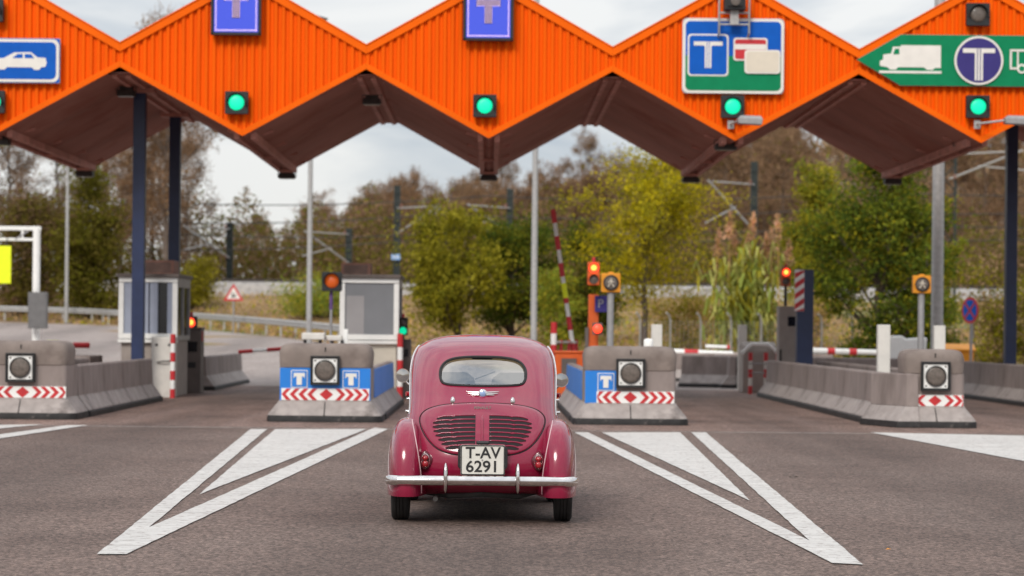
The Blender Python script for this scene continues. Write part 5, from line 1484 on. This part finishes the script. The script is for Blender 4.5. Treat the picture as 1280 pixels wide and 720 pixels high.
def put(key, x, Y, sc, rz):
    i = used.get(key, 0); used[key] = i + 1
    o = protos[key][i] if i < 3 else copy_tree(protos[key][i % 3])
    o.location = base(x, Y); o.rotation_euler = (0, 0, rz); o.scale = (sc, sc, sc)
rr = random.Random(21)
for x, Y, s in ((172, 140, 1.15), (206, 137, 1.25), (150, 150, 1.0), (232, 150, .82), (10, 150, 1.05), (70, 155, 1.0), (190, 155, 1.1), (128, 146, 1.1), (-40, 146, 1.2)): put('left', x, Y, s, rr.uniform(0, 6.28))
for x, ytop in ((262, 322), (285, 300), (308, 262), (330, 268), (352, 300), (375, 258), (396, 240), (418, 246), (441, 242), (462, 232), (484, 222), (505, 216), (530, 218), (555, 225), (580, 228), (604, 222), (628, 220), (650, 212), (690, 206), (716, 205), (296, 300), (472, 228), (246, 340), (320, 300), (450, 260), (270, 318)):
    Y = rr.uniform(172, 200); bz = base(x, Y).z
    put('skyline', x, Y, max(.35, (topz(ytop, Y, x) - bz)/9.0), rr.uniform(0, 6.28))
for i in range(84):
    x = rr.uniform(430, 1330); Y = rr.uniform(165, 310)
    bz = base(x, Y).z
    s = rr.uniform(.55, 1.0)
    put('hill', x, Y, s, rr.uniform(0, 6.28))
for x, ytop in ((880, 172), (905, 165), (932, 160), (955, 158), (978, 166), (1000, 172), (1150, 160), (1190, 158), (1230, 155), (1262, 160), (745, 205), (775, 198)):
    Y = rr.uniform(180, 230); bz = base(x, Y).z
    put('hill', x, Y, max(.4, (topz(ytop, Y, x) - bz)/7.5), rr.uniform(0, 6.28))

# undergrowth that reads as one mass: along the rail line, and scrub on the hill
def scrub(name, n, fy, fx, fz, size, mats, label, cat):
    Y = fy(n); x = fx(n)
    X_ = (x - PX)*Y/FPX
    Z = np.array([terr(a, c) for a, c in zip(X_, Y)]) + fz(n, x)
    o = quads_obj(name, leaf_quads(np.stack([X_, Y, Z], 1), size), mats, rng.integers(0, len(mats), n))
    return tag(o, label, cat, None, 'stuff')
def hedge_h(n, x):
    env = 4.6 + 1.0*np.sin(x*.031) + .9*np.sin(x*.083+1) + .7*np.sin(x*.017+2)
    return rng.beta(1.0, 1.7, n) * 1.15 * np.maximum(env, 1.)
scrub('undergrowth', 90000, lambda n: rng.uniform(151, 168, n), lambda n: rng.uniform(-120, 1400, n), hedge_h, .125, ['dkol1', 'dkol2', 'brown2', 'olive2', 'brown1'], 'dark olive and brown undergrowth behind the rail line', 'undergrowth')
scrub('hillside_scrub', 30000, lambda n: 168 + 160*rng.random(n), lambda n: rng.uniform(380, 1420, n), lambda n, x: np.abs(rng.normal(size=n))*.9 + rng.random(n)*1.0, .30, ['brown1', 'brown2', 'brown3', 'dkol2', 'brown1'], 'leafless brown scrub covering the hillside', 'scrub')
def fyb(n): return rng.uniform(92, 137, n)
scrub('bank_grass', 42000, fyb, lambda n: rng.uniform(-60, 1400, n), lambda n, x: np.abs(rng.normal(size=n))*.12, .10, ['straw', 'brown3', 'brown3', 'olive3'], 'dry grass tufts on the bank below the rail line', 'grass')
# drop grass that would stand on the exit road
o = bpy.data.objects['bank_grass']; me = o.data; bm = bmesh.new(); bm.from_mesh(me)
kill = [f for f in bm.faces if f.calc_center_median().y < ymax(f.calc_center_median().x) + .8]
bmesh.ops.delete(bm, geom=kill, context='FACES'); bm.to_mesh(me); bm.free()

# ------------------------------------------------------------------ rail line
def zr(X_): return terr(X_, 139)
b = MB(); r0 = []
Xs = np.linspace(-120, 130, 80)
pr = [(138.2, -.6), (138.9, .62), (139.4, .78), (146.0, .78), (147.2, -.6)]
for X_ in Xs: r0.append([(X_, y, zr(X_) + dz + (.05*math.sin(X_*3.1)*math.sin(X_*1.7) if 0 < dz < .7 else 0)) for y, dz in pr])
b.loft(r0, 0, True, True, False)
structure(b.build('railway_ballast', 'ballast', smooth=40), 'pale ballast bank of the rail line across the background', 'railway')
for yy, lab in ((140.2, 'nearest dark rail on the ballast bank'), (141.7, 'second dark rail on the ballast bank'), (143.6, 'third dark rail on the ballast bank'), (145.1, 'farthest dark rail on the ballast bank')):
    b = MB(); r0 = [[(X_, yy-.05, zr(X_)+.77), (X_, yy+.05, zr(X_)+.77), (X_, yy+.04, zr(X_)+.97), (X_, yy-.04, zr(X_)+.97)] for X_ in Xs]
    b.loft(r0); structure(b.build('rail', 'rail'), lab, 'rail')
def catenary(x, ytop, Y, label, armz=(-.6, -2.3), sgn=1, lattice=False, arm=2.6, w=.16):
    l = base(x, Y); H = topz(ytop, Y, x) - l.z
    t = thing('catenary_mast', label, 'catenary mast', l, 0)
    b = MB()
    if lattice:
        for a in (-.32, .32): b.box((a, 0, H/2), (.12, .18, H))
        k = int(H/.7)
        for i in range(k): b.tube([(-.32*(1 if i % 2 else -1), 0, i*H/k), (.32*(1 if i % 2 else -1), 0, (i+1)*H/k)], .035, 4)
    else:
        for a in (-w, w): b.box((a, 0, H/2), (.09, .2, H))
        b.box((0, 0, H/2), (2*w-.08, .05, H))
        for i in range(8): b.box((0, -.11, H*(i+.5)/8), (2*w+.1, .02, .12))
    b.build('mast', 'mastgreen', t)
    b = MB(); z1, z2 = H+armz[0], H+armz[1]; s = sgn
    b.tube([(0, -.1, z2), (s*arm, -2.2, z1+.1)], .065, 6); b.tube([(0, -.1, z1), (s*arm*.9, -2.0, z1+.05)], .05, 6); b.tube([(s*arm*.4, -.9, (z1+z2)/2-.0), (s*arm*1.05, -2.3, z2+.35)], .045, 6)
    b.build('cantilever', 'galv', t, smooth=40)
    b = MB()
    for z in (z1, z2): b.lathe([(.05, 0), (.11, .03), (.05, .08), (.11, .12), (.05, .16), (.11, .2), (.05, .24)], (s*.25, -.25, z), 'z', 10)
    b.build('insulator', 'roofbrown', t)
    return t
catenary(495, 232, 149, 'dark green mast of the rail line with pale arms left of the olive tree', armz=(-1.4, -3.0), sgn=1)
catenary(286, 278, 149, 'dark mast of the rail line above the warning triangle', armz=(-.4, -2.2), sgn=-1)
catenary(941, 202, 146.8, 'dark mast of the rail line with pale arms above the reeds', armz=(-1.4, -4.2), sgn=-1, arm=3.0)
catenary(1185, 172, 128, 'dark lattice mast of the rail line by the thick lamp mast', armz=(-.9, -2.2), sgn=1, lattice=True, arm=3.4)
catenary(636, 236, 150, 'thin dark mast of the rail line above the dark green tree', armz=(-1.2, -2.8), sgn=-1)
catenary(757, 282, 149, 'dark mast of the rail line behind the ochre tree', armz=(-.5, -1.6), sgn=1)
catenary(435, 285, 151, 'short dark mast of the rail line right of the thin lamp mast', armz=(-.4, -2.2), sgn=-1)
for y, dx, lab in ((250, 0, 'uppermost thin overhead wire across the background'), (272, 3, 'second overhead wire across the background'), (291, -2, 'third overhead wire across the background'), (305, 5, 'lowest overhead wire across the background')):
    Yw = 142. ; z = topz(y, Yw, 900)
    pts = []
    for i in range(61):
        X_ = -70 + 140*i/60; f = ((X_ + dx) % 22)/22 - .5
        pts.append((X_, Yw, z + 1.6*(f*f) + .022*(X_-13)))
    b = MB(); b.tube(pts, .032, 5)
    tag(b.build('overhead_wire', 'darkmetal'), lab, 'wire', 'overhead wires of the rail line')
q = P(494.5, 321, 148.4)
t = thing('mast_plate', 'small pale blue plate on the dark green mast left of the olive tree', 'sign', (q.x, 148.75, q.z))
b = MB(); b.prism(rrect(.28, .18, .05), -.02, .0); b.build('plate', mat('plate_blue', (.25, .42, .72), .5), t)
b = MB(); b.prism([(-.2, -.03), (.2, -.03), (.2, .03), (-.2, .03)], -.026, -.018); b.build('number_line', 'signwhite', t)

# guard rail along the exit road
def guardrail(pts, label, name='guard_rail'):
    t = thing(name, label, 'guard rail', Vector((pts[0][0], pts[0][1], 0)))
    o_ = Vector((pts[0][0], pts[0][1], 0))
    cs = spline([Vector((x, y, 0)) for x, y in pts], 10)
    cs = [Vector((p.x, p.y, terr(p.x, p.y))) - o_ for p in cs]
    b = MB(); w = [(.0, .46), (-.05, .50), (-.05, .56), (.0, .60), (-.05, .64), (-.05, .70), (.0, .75), (.02, .6)]
    rings = []
    for i, p in enumerate(cs):
        d = (cs[min(i+1, len(cs)-1)] - cs[max(i-1, 0)]).normalized(); nrm = Vector((d.y, -d.x, 0))
        if nrm.y > 0: nrm = -nrm
        rings.append([p + nrm*(-a) + Vector((0, 0, z)) for a, z in w])
    b.loft(rings); b.build('rail', 'galv', t, smooth=30)
    L_ = 0
    for i in range(0, len(cs), 2):
        b = MB(); b.box(cs[i] + Vector((0, .12, .36)), (.08, .08, .74)); b.build('post', 'galv', t)
guardrail([(-60, 128.2), (-25.3, 126), (-18.5, 121), (-14.1, 116), (-9.8, 106), (-6., 96), (-3.6, 91)], 'long galvanised guard rail curving along the far edge of the exit road')

# wire fence on the right
t = thing('wire_fence', 'wire mesh fence on slim posts along the bank behind the third and fourth lanes', 'fence', (P(830, 420, 88).x, 88, 0))
x0 = P(800, 420, 88).x; x1 = P(1330, 420, 88).x; o_ = Vector((P(830, 420, 88).x, 88, 0))
nP = 15
for i in range(nP):
    X_ = x0 + (x1-x0)*i/(nP-1) - o_.x; z = terr(X_ + o_.x, 88)
    b = MB(); b.tube([(X_, 0, z-.1), (X_, 0, z+1.75), (X_-.05, -.08, z+1.95), (X_-.16, -.16, z+2.05)], .035, 8); b.build('post', 'galv', t, smooth=50)
b = MB(); z = terr(x0, 88)
for k in range(15): b.box(((x0+x1)/2 - o_.x, 0, z + .08 + .118*k), (x1-x0, .004, .006))
k = 0; X_ = x0
while X_ < x1: b.box((X_ - o_.x, 0, z + .9), (.006, .004, 1.7)); X_ += .16
b.build('mesh', 'greymetal', t)
# ------------------------------------------------------------------ camera, light, sky
cd = bpy.data.cameras.new('camera'); cam = bpy.data.objects.new('camera', cd); COL.objects.link(cam); S.camera = cam
cd.sensor_width = 36; cd.lens = FPX/1280*36; cd.clip_start = .1; cd.clip_end = 6000
cd.shift_x = (640 - PX)/1280; cd.shift_y = (PY - 360)/1280
cam.location = (0, 0, CH); cam.rotation_euler = (math.pi/2, -ROLL, 0)
cd.dof.use_dof = True; cd.dof.focus_distance = 18.4; cd.dof.aperture_fstop = 2.6

EL, AZ = 36, 200           # high soft sun behind the camera, a little left
sd = bpy.data.lights.new('sun', 'SUN'); sun = bpy.data.objects.new('sun', sd); COL.objects.link(sun)
sd.energy = 1.7; sd.angle = R(18); sd.color = (1, .94, .86)
dirv = Vector((math.sin(R(AZ))*math.cos(R(EL)), math.cos(R(AZ))*math.cos(R(EL)), math.sin(R(EL))))
sun.rotation_euler = dirv.to_track_quat('Z', 'Y').to_euler()
w = bpy.data.worlds.new('World'); S.world = w; w.use_nodes = True
nt = w.node_tree; bg = nt.nodes['Background']
sky = _n(nt, 'ShaderNodeTexSky', -600, 300); sky.sky_type = 'NISHITA'; sky.sun_disc = False
sky.sun_elevation = R(EL); sky.sun_rotation = R(AZ)
tc = _n(nt, 'ShaderNodeTexCoord', -1400)
mp = _n(nt, 'ShaderNodeMapping', -1200); mp.inputs['Scale'].default_value = (3.2, 3.2, 17); mp.inputs['Location'].default_value = (1.7, .4, 2.3)
nt.links.new(tc.outputs['Generated'], mp.inputs['Vector'])
no = _n(nt, 'ShaderNodeTexNoise', -1000); no.inputs['Scale'].default_value = 1.5; no.inputs['Detail'].default_value = 7; no.inputs['Roughness'].default_value = .52; no.inputs['Distortion'].default_value = .5
nt.links.new(mp.outputs[0], no.inputs['Vector'])
rp = _n(nt, 'ShaderNodeValToRGB', -800); e = rp.color_ramp.elements
e[0].position = .38; e[0].color = (.47, .55, .65, 1); e[1].position = .60; e[1].color = (1.0, 1.0, .99, 1)
nt.links.new(no.outputs['Fac'], rp.inputs['Fac'])
sx = _n(nt, 'ShaderNodeSeparateXYZ', -1000, -300); nt.links.new(tc.outputs['Generated'], sx.inputs[0])
mr = _n(nt, 'ShaderNodeMapRange', -800, -300); mr.inputs['From Min'].default_value = 0; mr.inputs['From Max'].default_value = .9
mr.inputs['To Min'].default_value = 6.7; mr.inputs['To Max'].default_value = 12.5
nt.links.new(sx.outputs['Z'], mr.inputs['Value'])
vm = _n(nt, 'ShaderNodeVectorMath', -500, -100); vm.operation = 'SCALE'
nt.links.new(rp.outputs['Color'], vm.inputs[0]); nt.links.new(mr.outputs['Result'], vm.inputs['Scale'])
mx = _n(nt, 'ShaderNodeMix', -250); mx.data_type = 'RGBA'; mx.inputs['Factor'].default_value = .92
nt.links.new(sky.outputs[0], mx.inputs['A']); nt.links.new(vm.outputs[0], mx.inputs['B'])
nt.links.new(mx.outputs['Result'], bg.inputs['Color']); bg.inputs['Strength'].default_value = .1
S.view_settings.view_transform = 'Standard'; S.view_settings.look = 'None'; S.view_settings.exposure = .30; S.view_settings.gamma = 1
S.render.engine = 'CYCLES'; S.render.resolution_x = 1024; S.render.resolution_y = 576
